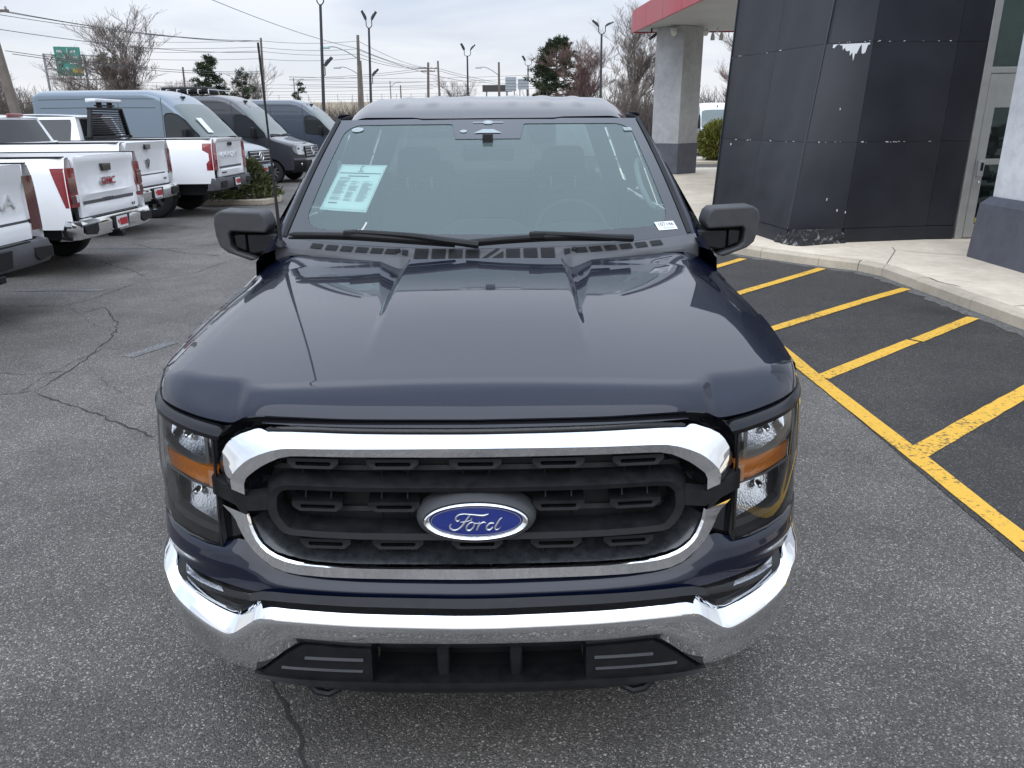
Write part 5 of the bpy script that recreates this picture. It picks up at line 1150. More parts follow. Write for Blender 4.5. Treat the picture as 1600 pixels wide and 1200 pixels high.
    prof = {'gmc': [(z0, -.005), (z0+.10, -.012), (z0+.16, .012), (z0+.20, .012), (z0+.27, -.010), (z0+.30, .004), (zt-.12, .004), (zt-.07, -.012), (zt-.02, -.018), (zt+.01, -.012), (zt+.012, .04)],
            'ram': [(z0, -.005), (z0+.15, -.012), (z0+.20, .010), (z0+.24, .012), (zt-.16, .002), (zt-.10, -.010), (zt-.03, -.035), (zt+.012, -.045), (zt+.02, -.03), (zt+.012, .04)],
            'chev': [(z0, -.005), (z0+.12, -.010), (z0+.15, .006), (z0+.22, .006), (zt-.20, .006), (zt-.16, -.006), (zt-.06, -.012), (zt-.02, -.040), (zt+.012, -.045), (zt+.012, .04)],
            'toy': [(z0, -.005), (z0+.14, -.010), (z0+.18, .006), (zt-.20, .006), (zt-.15, -.010), (zt-.02, -.030), (zt+.012, -.035), (zt+.012, .04)]}[kind]
    for z, y in prof: rows.append([(x, y if abs(x) < tw*.88 or kind == 'toy' else min(y, -.006), z) for x in [-tw, -tw*.90, -tw*.86, -tw*.5, 0, tw*.5, tw*.86, tw*.90, tw]])
    mb.grid(rows); mb.grid([[(-tw, p[0][1], p[0][2]) for p in rows], [(-tw, .05, p[0][2]) for p in rows]]); mb.grid([[(tw, p[-1][1], p[-1][2]) for p in rows], [(tw, .05, p[-1][2]) for p in rows]]); tg = mb.build('tailgate', W, T, smooth=28)
    mb = MB(); xz(mb, [(-.80, zb0), (.80, zb0), (.80, zt-.02), (-.80, zt-.02)], .03, .06); mb.build('tailgate_gap', M_line, T)
    # corner lamps wrap from the tailgate edge round to the side
    def lampmesh(z_in, zlo, zhi, depth, xin, shape=None):
        def f(mb):
            rows = []
            for k in range(9):
                t = k/8; z = lerp(zlo, zhi, t); inn = xin if not shape else shape(t); sd_ = depth(t) if callable(depth) else depth; f0 = 1-.035; rows.append([(inn, -.014, z), (lerp(inn, sx_(z)*f0, .6), -.016, z), (sx_(z)*f0-.015, -.012, z), (sx_(z)*f0+.004, .012, z), (sx_(z)*rear_plan(sd_)+.004, sd_, z), (sx_(z)*rear_plan(sd_)-.03, sd_, z)])
            mb.grid(rows); mb.face(rows[0]); mb.face(rows[-1])
        return f
    lz = {'gmc': (.86, 1.33), 'ram': (.98, 1.40), 'chev': (.94, 1.46), 'toy': (.80, 1.34)}[kind]
    dep = {'gmc': lambda t: .05+.11*t, 'ram': .05, 'chev': lambda t: .05+(.13 if t > .72 else (.02 if t > .32 else .08)), 'toy': .05}[kind]
    lamps = two(lampmesh(0, lz[0], lz[1], dep, tw+.012), 'tail_lamp', M_red if kind in ('gmc', 'chev') else M_redd, smooth=30)
    if kind == 'gmc':
        for lp, s in zip(lamps, (-1, 1)):
            mb = MB(); mb.box((s*.90, -.019, 1.12), (.14, .012, .18)); mb.build('lamp_segment', M_redd, lp, bevel=.004); mb = MB(); mb.box((s*.90, -.019, .95), (.13, .012, .10)); mb.build('lamp_segment', M_redd, lp, bevel=.004)
            mb = MB(); mb.box((s*.825, -.020, .96), (.05, .012, .09)); mb.build('reverse_lamp', M_tag_w, lp, bevel=.004)
    if kind == 'chev':
        for lp, s in zip(lamps, (-1, 1)): mb = MB(); mb.box((s*.87, -.019, 1.20), (.12, .012, .12)); mb.build('reverse_lamp', mat('clear_red', (.55, .20, .20), .15, coat=1), lp, bevel=.004)
    # bumper
    bm_ = {'gmc': M_chrome, 'ram': M_chrome, 'chev': M_dgrey, 'toy': M_dgrey}[kind]; zc = zb0-.02
    def bl_(z, yy, wrap): return [(-1.0, wrap+.16, z), (-.99, wrap+.02, z), (-.93, yy+.02, z), (-.55, yy, z), (-.32, yy, z), (.32, yy, z), (.55, yy, z), (.93, yy+.02, z), (.99, wrap+.02, z), (1.0, wrap+.16, z)]
    mb = MB(); mb.grid([bl_(zc+.13, -.02, .06), bl_(zc+.12, -.085, .0), bl_(zc+.05, -.105, -.01), bl_(zc-.06, -.095, .0), bl_(zc-.11, -.06, .02), bl_(zc-.12, -.02, .05)]); bu = mb.build('rear_bumper', bm_, T, smooth=30)
    mb = MB(); xz(mb, [(-.62, zc+.125), (.62, zc+.125), (.58, zc+.137), (-.58, zc+.137)], -.08, .0); mb.build('step_pad', M_blk, bu)
    for s in (-1, 1):
        mb = MB(); xz(mb, [(s*.60, zc+.07), (s*.92, zc+.06), (s*.92, zc-.05), (s*.66, zc-.075), (s*.60, zc-.03)], -.112, -.09); mb.build('bumper_inset', M_blk if kind != 'chev' else M_deep, bu, bevel=.01)
    mb = MB(); xz(mb, [(-.24, zc+.10), (.24, zc+.10), (.20, zc-.07), (-.20, zc-.07)], -.115, -.08); mb.build('plate_recess', M_blk, bu, bevel=.008)
    if kind != 'toy':
        mb = MB(); xz(mb, [(-.15, zc+.085), (.15, zc+.085), (.15, zc-.065), (-.15, zc-.065)], -.122, -.117); tag_ = mb.build('dealer_tag', M_tag_w, T)
        mb = MB(); xz(mb, [(-.07, zc+.055), (.14, zc+.055), (.14, zc-.035), (-.07, zc-.035)], -.1245, -.1225); mb.build('tag_print', M_tag_r, tag_)
        mb = MB(); xz(mb, [(-.13, zc+.03), (-.10, zc+.05), (-.08, zc+.02), (-.10, zc-.02)], -.1245, -.1225); mb.build('tag_print', M_tag_r, tag_)
    mb = MB(); mb.box((0, -.02, zc-.15), (.10, .20, .07)); mb.build('tow_hitch', M_blk, T, bevel=.01)
    M_hand = M_blk
    if kind == 'gmc':
        mb = MB(); xz(mb, [(-.13, zt-.09), (.13, zt-.09), (.11, zt-.19), (-.11, zt-.19)], -.030, 0); mb.build('tailgate_handle', M_gloss, tg, bevel=.01)
        back_text('badge_letters', 'GMC', .145, M_satin, tg, 0, z0+.40, -.012, 1.25, .026); back_text('badge_letters', 'GMC', .12, M_tag_r, tg, 0, z0+.40, -.022, 1.38, .012)
        back_text('badge_letters', 'SIERRA', .062, M_dgrey, tg, -.02, z0+.175, .004, 1.5, .014); back_text('badge_letters', 'SLT', .05, M_dgrey, tg, .62, z0+.05, -.012, 1.3, .01)
    if kind == 'ram':
        mb = MB(); xz(mb, [(-.12, zt-.03), (.12, zt-.03), (.09, zt-.12), (-.09, zt-.12)], -.055, -.01); mb.build('tailgate_handle', M_gloss, tg, bevel=.01)
        mb = MB(); xz(mb, [(-.075, .13+1.11), (-.03, .16+1.11), (.03, .16+1.11), (.075, .13+1.11), (.062, 1.16), (.03, 1.11), (0, 1.08), (-.03, 1.11), (-.062, 1.16)], -.018, 0); em = mb.build('emblem', M_satin, tg, bevel=.006)
        for s in (-1, 1): mb = MB(); xz(mb, [(s*.02, 1.245), (s*.055, 1.235), (s*.052, 1.19), (s*.03, 1.165), (s*.036, 1.20)], -.022, -.016); mb.build('emblem_mark', M_gloss, em)
        mb = MB(); xz(mb, [(-.014, 1.18), (.014, 1.18), (.010, 1.12), (-.010, 1.12)], -.022, -.016); mb.build('emblem_mark', M_gloss, em)
        back_text('badge_letters', '4x4', .06, M_dgrey, tg, .60, z0+.09, -.010, 1.3, .012); back_text('badge_letters', 'RAM', .05, M_dgrey, tg, -.60, z0+.09, -.010, 1.3, .012)
    if kind == 'chev':
        mb = MB(); mb.prism([(.10*math.cos(2*math.pi*k_/16), zt-.10+.04*math.sin(2*math.pi*k_/16)) for k_ in range(16)], lambda a, b, d: (a, d, b), -.045, 0); mb.build('tailgate_handle', M_gloss, tg)
        back_text('badge_letters', 'CHEVROLET', .15, M_white, tg, 0, zt-.32, .0, 1.15, .02); back_text('badge_letters', 'SILVERADO', .045, M_dgrey, tg, -.45, z0+.07, -.010, 1.2, .01)
    if kind == 'chev':
        # headache rack with louvres and a white light bar
        rk = thing('headache_rack', 'black louvred cab guard rack behind the white pickup cab', 'rack', loc, rz)
        y_ = yb-.06
        for s in (-1, 1):
            mb = MB(); xz(mb, [(s*.88, zt+.03), (s*.80, zt+.03), (s*.60, zr+.10), (s*.66, zr+.10)], y_-.05, y_+.03); mb.build('rack_upright', M_blk, rk, bevel=.006)
        mb = MB(); mb.box((0, y_, zt+.055), (1.84, .10, .05)); mb.build('rack_bar', M_blk, rk, bevel=.006); mb = MB(); mb.box((0, y_, zr+.085), (1.34, .08, .05)); mb.build('rack_bar', M_blk, rk, bevel=.006)
        for i in range(11):
            z = lerp(zt+.12, zr+.03, i/10); hw_ = lerp(.80, .62, i/10); mb = MB(); mb.box((0, y_, z), (hw_*2, .045, .012), 0, R(25)); mb.build('louvre', M_blk, rk)
        lb_ = thing('light_bar', 'white beacon light bar on top of the cab guard rack', 'light bar', loc, rz)
        mb = MB(); mb.box((0, y_, zr+.245), (1.10, .22, .07)); mb.build('beacon_lens', mat('white_beacon', (.72, .74, .78), .15, coat=1), lb_, bevel=.02)
        for s in (-1, 1): mb = MB(); mb.box((s*.22, y_, zr+.165), (.04, .10, .10)); mb.build('bar_bracket', M_blk, lb_)
        mb = MB(); mb.box((0, y_, zr+.15), (.62, .12, .03)); mb.build('bar_bracket', M_blk, lb_)
    if kind == 'toy':
        back_text('badge_letters', 'TUNDRA', .20, mat('pale_letter', (.60, .60, .60), .4), tg, 0, zt-.34, .0, 1.45, .02)
    return T
pickup('pickup_truck', 'white pickup cut off by the left edge, with dark grey rear bumper', (-4.95, 7.25, 0), R(90), 'toy')
pickup('pickup_truck', 'white pickup with GMC letters on the tailgate and chrome rear bumper', (-5.38, 10.58, 0), R(90), 'gmc')
pickup('pickup_truck', 'white pickup with a shield emblem on its tailgate, third in the row', (-6.4, 14.1, 0), R(90), 'ram')
pickup('pickup_truck', 'tall white pickup with dark wheel arches and a louvred cab rack', (-5.95, 17.0, 0), R(90), 'chev')

# ---- tall panel vans, fronts to the right
def van(name, label, loc, rz, col, length=5.95, group='tall panel vans parked in a row', detail=True, rough=.35, metal=.25, roof_pod=False, zoff=0.0):
    T = thing(name, label, 'van', loc, rz, group)
    M = mat(name+'_paint_%d' % int(col[0]*1000+col[2]*77), col, rough, metal, coat=1.0, coat_rough=.04)
    zt = pchip([0, .10, .30, .95, 1.35, 1.85, 2.25, 2.7, length-.25, length], [1.08, 1.16, 1.24, 1.44, 1.84, 2.34, 2.60, 2.70, 2.72, 2.66])
    wd = pchip([0, .12, .35, .8, 1.4, length-.1, length], [.70, .84, .94, .985, .995, .985, .95])
    def xs(y, z):
        return wd(y)*(1-.125*max(0, (z-1.05)/1.65)**1.5 - .02*max(0, (.9-z)/.5)**2)
    def zlow(y):
        zb = .40
        for c in (.98, .98+3.665):
            d = abs(y-c)
            if d < .43: zb = max(zb, .34+math.sqrt(.43**2-d*d)*.97)
        return zb
    def corner(y): return lerp(.09, .20, sstep(.9, 2.2, y))
    def sec(y, side):
        h = zt(y); c = corner(y); z1 = h-c; pts = []; zb = zlow(y)
        for k in range(15): z = lerp(zb, z1, k/14); pts.append((side*xs(y, z), y, z))
        x1 = xs(y, z1)
        for k in range(1, 13):
            a = math.pi/2*k/12; pts.append((side*x1*(math.cos(a)**(.45 if y > 2 else .55) if k < 12 else 0), y, z1+c*math.sin(a)**.75))
        return pts
    ys = linspace(0, .5, 10)+linspace(.55, 1.45, 26)+linspace(1.5, 2.8, 22)+linspace(2.9, 4.1, 8)+linspace(4.15, 5.15, 26)+linspace(5.2, length, 8); ys = [y for y in ys if y <= length]
    mb = MB(); mb.grid([list(sec(y, -1)) + list(reversed(sec(y, 1)))[1:] for y in ys]); ls = sec(length, -1) + list(reversed(sec(length, 1)))[1:]; mb.face(ls); mb.face(list(reversed(sec(0, -1) + list(reversed(sec(0, 1)))[1:])))
    body = mb.build('body', M, T, smooth=40)
    def surf_patch(nm, m, P_lo, P_hi, side, off=.008, n=12, par=T):
        """patch on the van side between two lists of (y,z)"""
        mb = MB(); rows = []
        for a, b in zip(P_lo, P_hi): rows.append([(side*(xs(lerp(a[0], b[0], t), lerp(a[1], b[1], t))+off), lerp(a[0], b[0], t), lerp(a[1], b[1], t)) for t in linspace(0, 1, n)])
        mb.grid(rows); return mb.build(nm, m, par, smooth=60)
    for s in (-1, 1):
        lo = [(1.10, 1.46), (1.18, 1.43), (1.35, 1.42), (1.55, 1.42), (1.80, 1.44), (2.00, 1.47), (2.06, 1.52)]; hi = [(1.14, 1.52), (1.30, 1.68), (1.50, 1.90), (1.66, 2.04), (1.84, 2.08), (2.00, 2.07), (2.07, 2.0)]
        surf_patch('side_window', M_dglass, lo, hi, s); surf_patch('window_rim', M_blk, [(a-.03*(1 if i < 3 else -.6), b-.03) for i, (a, b) in enumerate(lo)], [(a-.03*(1 if i < 3 else -.6), b+.035) for i, (a, b) in enumerate(hi)], s, .005)
        mb = MB(); mb.box((s*1.13, 1.42, 1.55), (.16, .12, .34)); mr = mb.build('door_mirror', M_blk, T, bevel=.03); mb = MB(); mb.box((s*1.03, 1.40, 1.42), (.14, .08, .05)); mb.build('mirror_arm', M_blk, mr)
        for yc in (.98, .98+3.665):
            wheel(T, s*.84, yc, .345, .23, M_satin, s, 24); MB().grid([[(s*x, yc+.425*math.cos(a), .34+.425*math.sin(a)*.97) for x in (.55, .975)] for a in linspace(0, math.pi, 12)]).build('wheel_liner', M_deep, T)
        if detail:
            for pts in ([(2.12, .50), (2.12, 1.2), (2.12, 2.0), (2.14, 2.5)], [(3.38, .5), (3.38, 1.4), (3.38, 2.45)], [(2.3, 2.24), (3.8, 2.26), (5.7, 2.26)], [(2.25, 1.28), (4, 1.30), (5.75, 1.30)], [(2.3, 2.46), (4, 2.48), (5.75, 2.47)]):
                q = subd(pts, 5); mb = MB(); mb.tube([(s*(xs(y, z)+.0), y, z) for y, z in q], .007, 5); mb.build('panel_gap', M_line, T)
            surf_patch('side_moulding', M_blk, [(2.2, .74), (3.4, .74), (length-.2, .74)], [(2.2, .83), (3.4, .83), (length-.2, .83)], s, .012)
            mb = MB(); mb.tube([(s*(xs(1.95, 1.18)+.01), 1.85, 1.18), (s*(xs(1.95, 1.18)+.035), 1.9, 1.185), (s*(xs(1.95, 1.18)+.035), 2.02, 1.19), (s*(xs(2, 1.18)+.01), 2.06, 1.19)], .014, 6); mb.build('door_handle', M_blk, T)
    # windscreen follows the body skin
    mb = MB(); rows = []
    for y in linspace(.99, 1.84, 14):
        s1 = sec(y, -1)[15:] + list(reversed(sec(y, 1)[15:]))[1:]; n_ = len(s1)
        rows.append([(p[0]*.965, p[1]-.010, p[2]+.010) for p in s1])
    mb.grid(rows); wsn = mb.build('windscreen', mat('van_windscreen', (.15, .18, .175), .03, spec=.35), T, smooth=60)
    mb = MB(); mb.grid([[(x, .93+.02*abs(x)+j*.07, 1.450+j*.035) for x in linspace(-.80, .80, 9)] for j in range(2)]); mb.build('cowl', M_blk, T)
    for s in (-1, 1): mb = MB(); mb.tube([(s*.05, .965, 1.475), (s*.40, .985, 1.50), (s*.72, 1.01, 1.50)], .012, 6); mb.build('wiper', M_blk, T)
    # face: grille with bars, star badge, lamps, bumper
    def fx(z): return -.012 + (.0 if z < 1.0 else (z-1.0)*.25)
    mb = MB(); xz(mb, [(-.60, 1.14), (.60, 1.14), (.52, .80), (-.52, .80)], -.030, .02); gr = mb.build('grille', M_gloss, T, bevel=.01)
    for i in range(4):
        z = lerp(.845, 1.09, i/3); w_ = lerp(.50, .57, i/3); mb = MB(); mb.box((0, -.040, z), (w_*2, .03, .028)); mb.build('grille_bar', M_satin if i != 9 else M_blk, gr, bevel=.006)
    ring = MB(); ring.loop_tube([(.115*math.cos(a), -.065, .985+.115*math.sin(a)) for a in linspace(0, 2*math.pi*(31/32), 32)], .011, 6); bd_ = ring.build('badge', M_chrome, T)
    mb = MB()
    for k_ in range(3):
        a = math.pi/2+2*math.pi*k_/3; mb.add([(0, -.078, .985), (.022*math.cos(a-1.05), -.066, .985+.022*math.sin(a-1.05)), (.112*math.cos(a), -.066, .985+.112*math.sin(a)), (.022*math.cos(a+1.05), -.066, .985+.022*math.sin(a+1.05))], [(0, 1, 2), (0, 2, 3)])
    mb.build('badge_star', M_chrome, bd_, smooth=0)
    for s in (-1, 1):
        mb = MB(); rows = []
        for z, i0, o0 in ((.88, .60, .86), (.96, .64, .93), (1.06, .66, .955), (1.15, .70, .93)):
            rows.append([(s*x, (lambda xx: 0 if xx < .70 else (xx-.70)**1.25*1.35)(x)-.012+(z-.88)*.10, z) for x in linspace(i0, o0, 8)])
        mb.grid(rows); hl = mb.build('headlight', mat('van_lamp', (.55, .57, .60), .12, .6, coat=1), T, smooth=60)
        mb = MB(); mb.lathe([(.001, -.035), (.055, -.03), (.06, 0)], (s*.76, .05, .58), 'y', 14); mb.build('fog_lamp', M_satin, T)
    def bl2(z, o): return [(x, (0 if abs(x) < .66 else (abs(x)-.66)**1.3*1.35)-o, z) for x in linspace(-.97, .97, 25)]
    mb = MB(); mb.grid([bl2(.78, .0), bl2(.77, .055), bl2(.70, .075), bl2(.56, .07), bl2(.42, .045), bl2(.36, -.02)]); bu = mb.build('front_bumper', M if not detail else M_blk, T, smooth=40)
    mb = MB(); mb.grid([bl2(.765, .060), bl2(.74, .076), bl2(.70, .082)]); mb.build('bumper_strip', M, T, smooth=60)
    mb = MB(); xz(mb, [(-.22, .70), (.22, .70), (.22, .57), (-.22, .57)], -.105, -.095); tg_ = mb.build('dealer_tag', M_tag_w, T); mb = MB(); xz(mb, [(-.02, .68), (.20, .68), (.20, .60), (-.02, .60)], -.108, -.1055); mb.build('tag_print', M_tag_r, tg_)
    mb = MB(); mb.box((0, 3.0, .40), (1.5, 5.2, .2)); mb.build('chassis', M_deep, T)
    mb = MB(); mb.tube([(0, 2.05, zt(2.05)), (0, 2.11, zt(2.05)+.30)], .006, 6); mb.build('roof_aerial', M_blk, T); mb = MB(); mb.box((0, 2.06, zt(2.05)+.02), (.06, .16, .06)); mb.build('aerial_base', M_blk, T, bevel=.01)
    if roof_pod:
        mb = MB(); mb.box((0, 3.9, 2.86), (.85, 1.5, .20)); p_ = mb.build('roof_unit', M_blk, T, bevel=.05, seg=3)
        for k_ in range(5): mb = MB(); mb.tube([(-.72+.0*k_, 2.9+.35*k_, 2.74), (-.72, 2.9+.35*k_, 2.86), (.72, 2.9+.35*k_, 2.86), (.72, 2.9+.35*k_, 2.74)], .02, 6); mb.build('rack_bar', M_satin, T)
    return T, wsn
def van_sheet(T, x, y0_, z0_): pass
v1, w1 = van('panel_van', 'pale grey-blue panel van behind the white pickups', (-6.85, 21.9, 0), R(80), (.15, .195, .24), 5.95)
mb = MB(); mb.grid([[(-.55+.26*s, 1.12+.32*t-.03, 1.60+.37*t+.012) for s in linspace(0, 1, 3)] for t in linspace(0, 1, 3)]); mb.build('window_sheet', M_paper, v1)
v2, w2 = van('panel_van', 'dark graphite panel van beside the grey-blue van, with a roof rack', (-6.55, 26.4, 0), R(84), (.040, .042, .052), 5.95, roof_pod=True)
v3, w3 = van('panel_van', 'dark blue panel van parked farthest back in the row, above the navy truck hood side', (-5.75, 32.0, 0), R(86), (.055, .072, .10), 5.95)
# ------------------------------------------------------------------ trees, poles, wires, signs
M_bark = mat('bark', (.15, .128, .11), .9, noise_amt=.35, noise_scale=3); M_twig = mat('twigs', (.19, .155, .135), .9); M_twigr = mat('reddish_twigs', (.18, .11, .095), .9)
M_needle = mat('pine_needles', (.035, .055, .022), .8, noise_amt=.6, noise_scale=.7); M_wood = mat('pole_wood', (.16, .135, .115), .9, noise_amt=.25, noise_scale=2); M_steel = mat('dark_steel', (.035, .036, .040), .5); M_galv = mat('galvanised', (.30, .31, .31), .5, .5)
def bare_tree_mesh(seed, h, spread=1.0, levels=5, trunk=.28, upright=.55):
    rnd = random.Random(seed); A = MB(); B = MB()
    def grow(p, d, L, r, lev):
        n = 4 if lev < 2 else 3; path = [p]; rr = [r]; q = p.copy(); dd = d.copy()
        for i in range(n):
            dd = (dd + Vector((rnd.uniform(-1, 1), rnd.uniform(-1, 1), rnd.uniform(-.4, .9)*upright))*.16).normalized(); q = q+dd*(L/n); path.append(q.copy()); rr.append(max(.009, r*(1-.5*(i+1)/n)))
        (A if lev < 2 else B).tube(path, rr, 6 if lev < 2 else 3, cap=False)
        if lev >= levels: return
        k = [9, 6, 5, 5, 4, 3][lev]
        for j in range(k):
            t = rnd.uniform(.25, 1.0) if lev else rnd.uniform(.30, 1.0); idx = min(int(t*n), n-1); f = t*n-idx; b = path[idx].lerp(path[idx+1], f)
            ang = rnd.uniform(.35, .95)*spread; ax = Vector((rnd.uniform(-1, 1), rnd.uniform(-1, 1), rnd.uniform(-.3, .3))); ax = dd.cross(ax)
            if ax.length < .01: continue
            nd = dd.copy(); nd.rotate(Matrix.Rotation(ang, 3, ax.normalized())); nd.z = abs(nd.z)*.7+nd.z*.3+.30*upright; nd.normalize()
            grow(b, nd, L*rnd.uniform(.48, .74), rr[idx]*rnd.uniform(.42, .62), lev+1)
    grow(Vector((0, 0, 0)), Vector((0, 0, 1)), h*.50, trunk, 0)
    return A, B
def make_bare(seed, h, spread, tw, levels=4, trunk=.28, upright=.55):
    A, B = bare_tree_mesh(seed, h, spread, levels, trunk, upright); top = max(p[2] for p in A.v+B.v); k = h/top
    A.v = [(x*k, y*k, z*k) for x, y, z in A.v]; B.v = [(x*k, y*k, z*k) for x, y, z in B.v]
    a = A.build('trunk', M_bark, None, smooth=60, weld=False); b = B.build('crown', tw, None, smooth=0, weld=False); ma, mb_ = a.data, b.data
    bpy.data.objects.remove(a); bpy.data.objects.remove(b); return ma, mb_
KINDS = {'wide': make_bare(3, 11, .85, M_twig, 5, .26, 1.0), 'tall': make_bare(11, 11, .70, M_twig, 4, .20, 1.0), 'red': make_bare(23, 9.5, .85, M_twigr, 5, .18, .8), 'small': make_bare(31, 8, .9, M_twig, 4, .15, .8)}
def bare(kind, label, x, y, h, rz=0.0, sxy=1.0):
    ma, mb_ = KINDS[kind]; base = max(v.co.z for v in mb_.vertices); t = thing('bare_tree', label, 'tree', (x, y, -.1), rz, 'leafless trees beyond the lot'); k = h/base
    for nm, me in (('trunk', ma), ('crown', mb_)):
        o = bpy.data.objects.new(nm, me); COL.objects.link(o); o.parent = t; o.scale = (k*sxy, k*sxy, k)
    return t
bare('wide', 'large leafless tree above the grey-blue van roof', -33.9, 75, 12.4, .3, 1.75)
bare('tall', 'leafless tree beside the leaning wooden pole at the left edge', -44.5, 70, 8.3, 1.0, 1.1)
bare('small', 'low leafless tree at the far left edge', -47.5, 72, 7.0, 2.0)
bare('small', 'low leafless tree between the road sign and the left pole', -42.0, 80, 7.2, .5)
bare('small', 'low leafless tree under the green road sign', -44.0, 84, 6.8, 4.4)
bare('small', 'leafless tree right behind the two dark pines', -29.0, 92, 8.6, 4.0)
bare('small', 'small leafless tree behind the utility poles above the truck roof', -9.0, 135, 9.3, 1.4, 1.1)
bare('red', 'reddish leafless tree right of the tall pine', 7.6, 82, 10.2, .8, 1.3)
bare('wide', 'tall pale leafless tree left of the canopy pillar', 12.0, 80, 13.2, 2.2, 1.3)
bare('tall', 'slim leafless tree directly behind the canopy pillar', 15.2, 84, 9.2, 3.0, 1.0)
bare('tall', 'leafless tree in the gap between pillar and dark wall', 20.6, 68, 10.8, .4, 1.5)
bare('red', 'low reddish leafless tree in the gap beside the dark wall', 18.2, 64, 6.5, 2.4, 1.0)
bare('small', 'leafless tree half hidden behind the red canopy', 24.5, 72, 10.5, 1.9, 1.1)
bare('small', 'leafless bush left of the pillar foot', 10.2, 66, 5.4, 5.0, 1.2)
bare('wide', 'leafless tree left of the road sign, close to the leaning pole', -50.0, 78, 8.4, 3.3, 1.3)
bare('tall', 'leafless tree between the road sign and the large leafless tree', -40.5, 88, 8.0, 5.2, 1.5)
bare('red', 'brownish leafless tree low behind the large leafless tree', -35.5, 90, 7.0, 1.1, 1.5)
bare('red', 'brownish leafless tree at the far left behind the leaning pole', -54.0, 86, 8.0, 2.9, 1.4)
def pine(label, x, y, h, w, seed, base=.25, lean=0.0, sparse=1.0):
    rnd = random.Random(seed); t = thing('pine_tree', label, 'tree', (x, y, -.1), 0, 'pines beyond the lot'); A = MB(); A.tube([(lean*k*k*.1, 0, h*k) for k in linspace(0, .97, 8)], [.24*(1-.85*k) for k in linspace(0, 1, 8)], 6); B = MB()
    nb = int(26*sparse)
    for i in range(nb):
        k = lerp(base, .98, (i+rnd.random())/nb); L = w*(1-.75*max(0, (k-.55)/.45)**1.5)*rnd.uniform(.55, 1.0)*(.75 if k < .4 else 1); a = rnd.uniform(0, 2*math.pi); z = h*k; e = Vector((math.cos(a)*L+lean*k*k*.1, math.sin(a)*L, z+rnd.uniform(-.05, .22)*L)); s0 = Vector((lean*k*k*.1, 0, z)); A.tube([s0, s0.lerp(e, .5)+Vector((0, 0, -.05)), e], [.06, .045, .02], 4, cap=False)
        for j in range(7):
            f = lerp(.45, 1.02, (j+rnd.random())/7); c = s0.lerp(e, f)+Vector((rnd.gauss(0, .16), rnd.gauss(0, .16), rnd.gauss(.06, .12)))*w*.45; R_ = rnd.uniform(.22, .42)*w*.40
            for n_ in range(34):
                d = Vector((rnd.gauss(0, 1), rnd.gauss(0, 1), rnd.gauss(.25, .7))).normalized(); p0 = c+d*R_*rnd.uniform(.1, .6); p1 = p0+d*R_*rnd.uniform(.45, .9); u = d.cross(Vector((rnd.random(), rnd.random(), rnd.random()))).normalized()*.035*w/2.2
                B.add([p0-u, p0+u, p1], [(0, 1, 2)])
    A.build('trunk', M_bark, t, weld=False); B.build('crown', M_needle, t, smooth=0, weld=False); return t
pine('broad dark pine above the grey-blue van', -29.1, 80, 8.0, 2.4, 1, .30, 0, 2.2)
pine('slim dark pine right of the broad pine', -26.6, 82, 6.9, 1.9, 2, .30, 0, 1.2)
pine('wind-bent pine between the road sign and the large leafless tree', -39.5, 84, 8.6, 2.6, 3, .62, -9, .7)
pine('tall full pine left of the reddish leafless tree', 5.0, 88, 10.0, 3.5, 4, .26, 0, 2.8)
pine('tiny far pine above the dark blue van', -27.0, 105, 6.9, 1.8, 6, .55, 0, .5)
# brushwood along the back of the lot
rnd = random.Random(77); mb = MB()
for i in range(9000):
    sec_ = rnd.random()
    if sec_ < .45: x = rnd.uniform(-70, -30); y = rnd.uniform(66, 84); h = rnd.uniform(2.0, 5.2)
    elif sec_ < .60: x = rnd.uniform(-30, 0); y = rnd.uniform(95, 110); h = rnd.uniform(2, 4.6)
    else: x = rnd.uniform(2, 40); y = rnd.uniform(66, 86); h = rnd.uniform(1.8, 4.6)
    a = rnd.uniform(0, 6.28); l = rnd.uniform(.1, .6)*h*.5; p = Vector((x, y, 0)); q = p+Vector((math.cos(a)*l*.5, math.sin(a)*l*.5, h*.6)); e = q+Vector((math.cos(a)*l+rnd.uniform(-.3, .3), math.sin(a)*l, h*.4)); mb.tube([p, q, e], [.03, .022, .010], 3, cap=False)
    for _ in range(2): e2 = q+Vector((rnd.uniform(-.8, .8), rnd.uniform(-.8, .8), rnd.uniform(.3, 1.2))); mb.tube([q, e2], [.016, .009], 3, cap=False)
stuff(mb.build('brushwood', mat('brush', (.10, .082, .07), .9), None, smooth=0, weld=False), 'brown leafless brushwood along the far edge of the lot', 'brushwood')
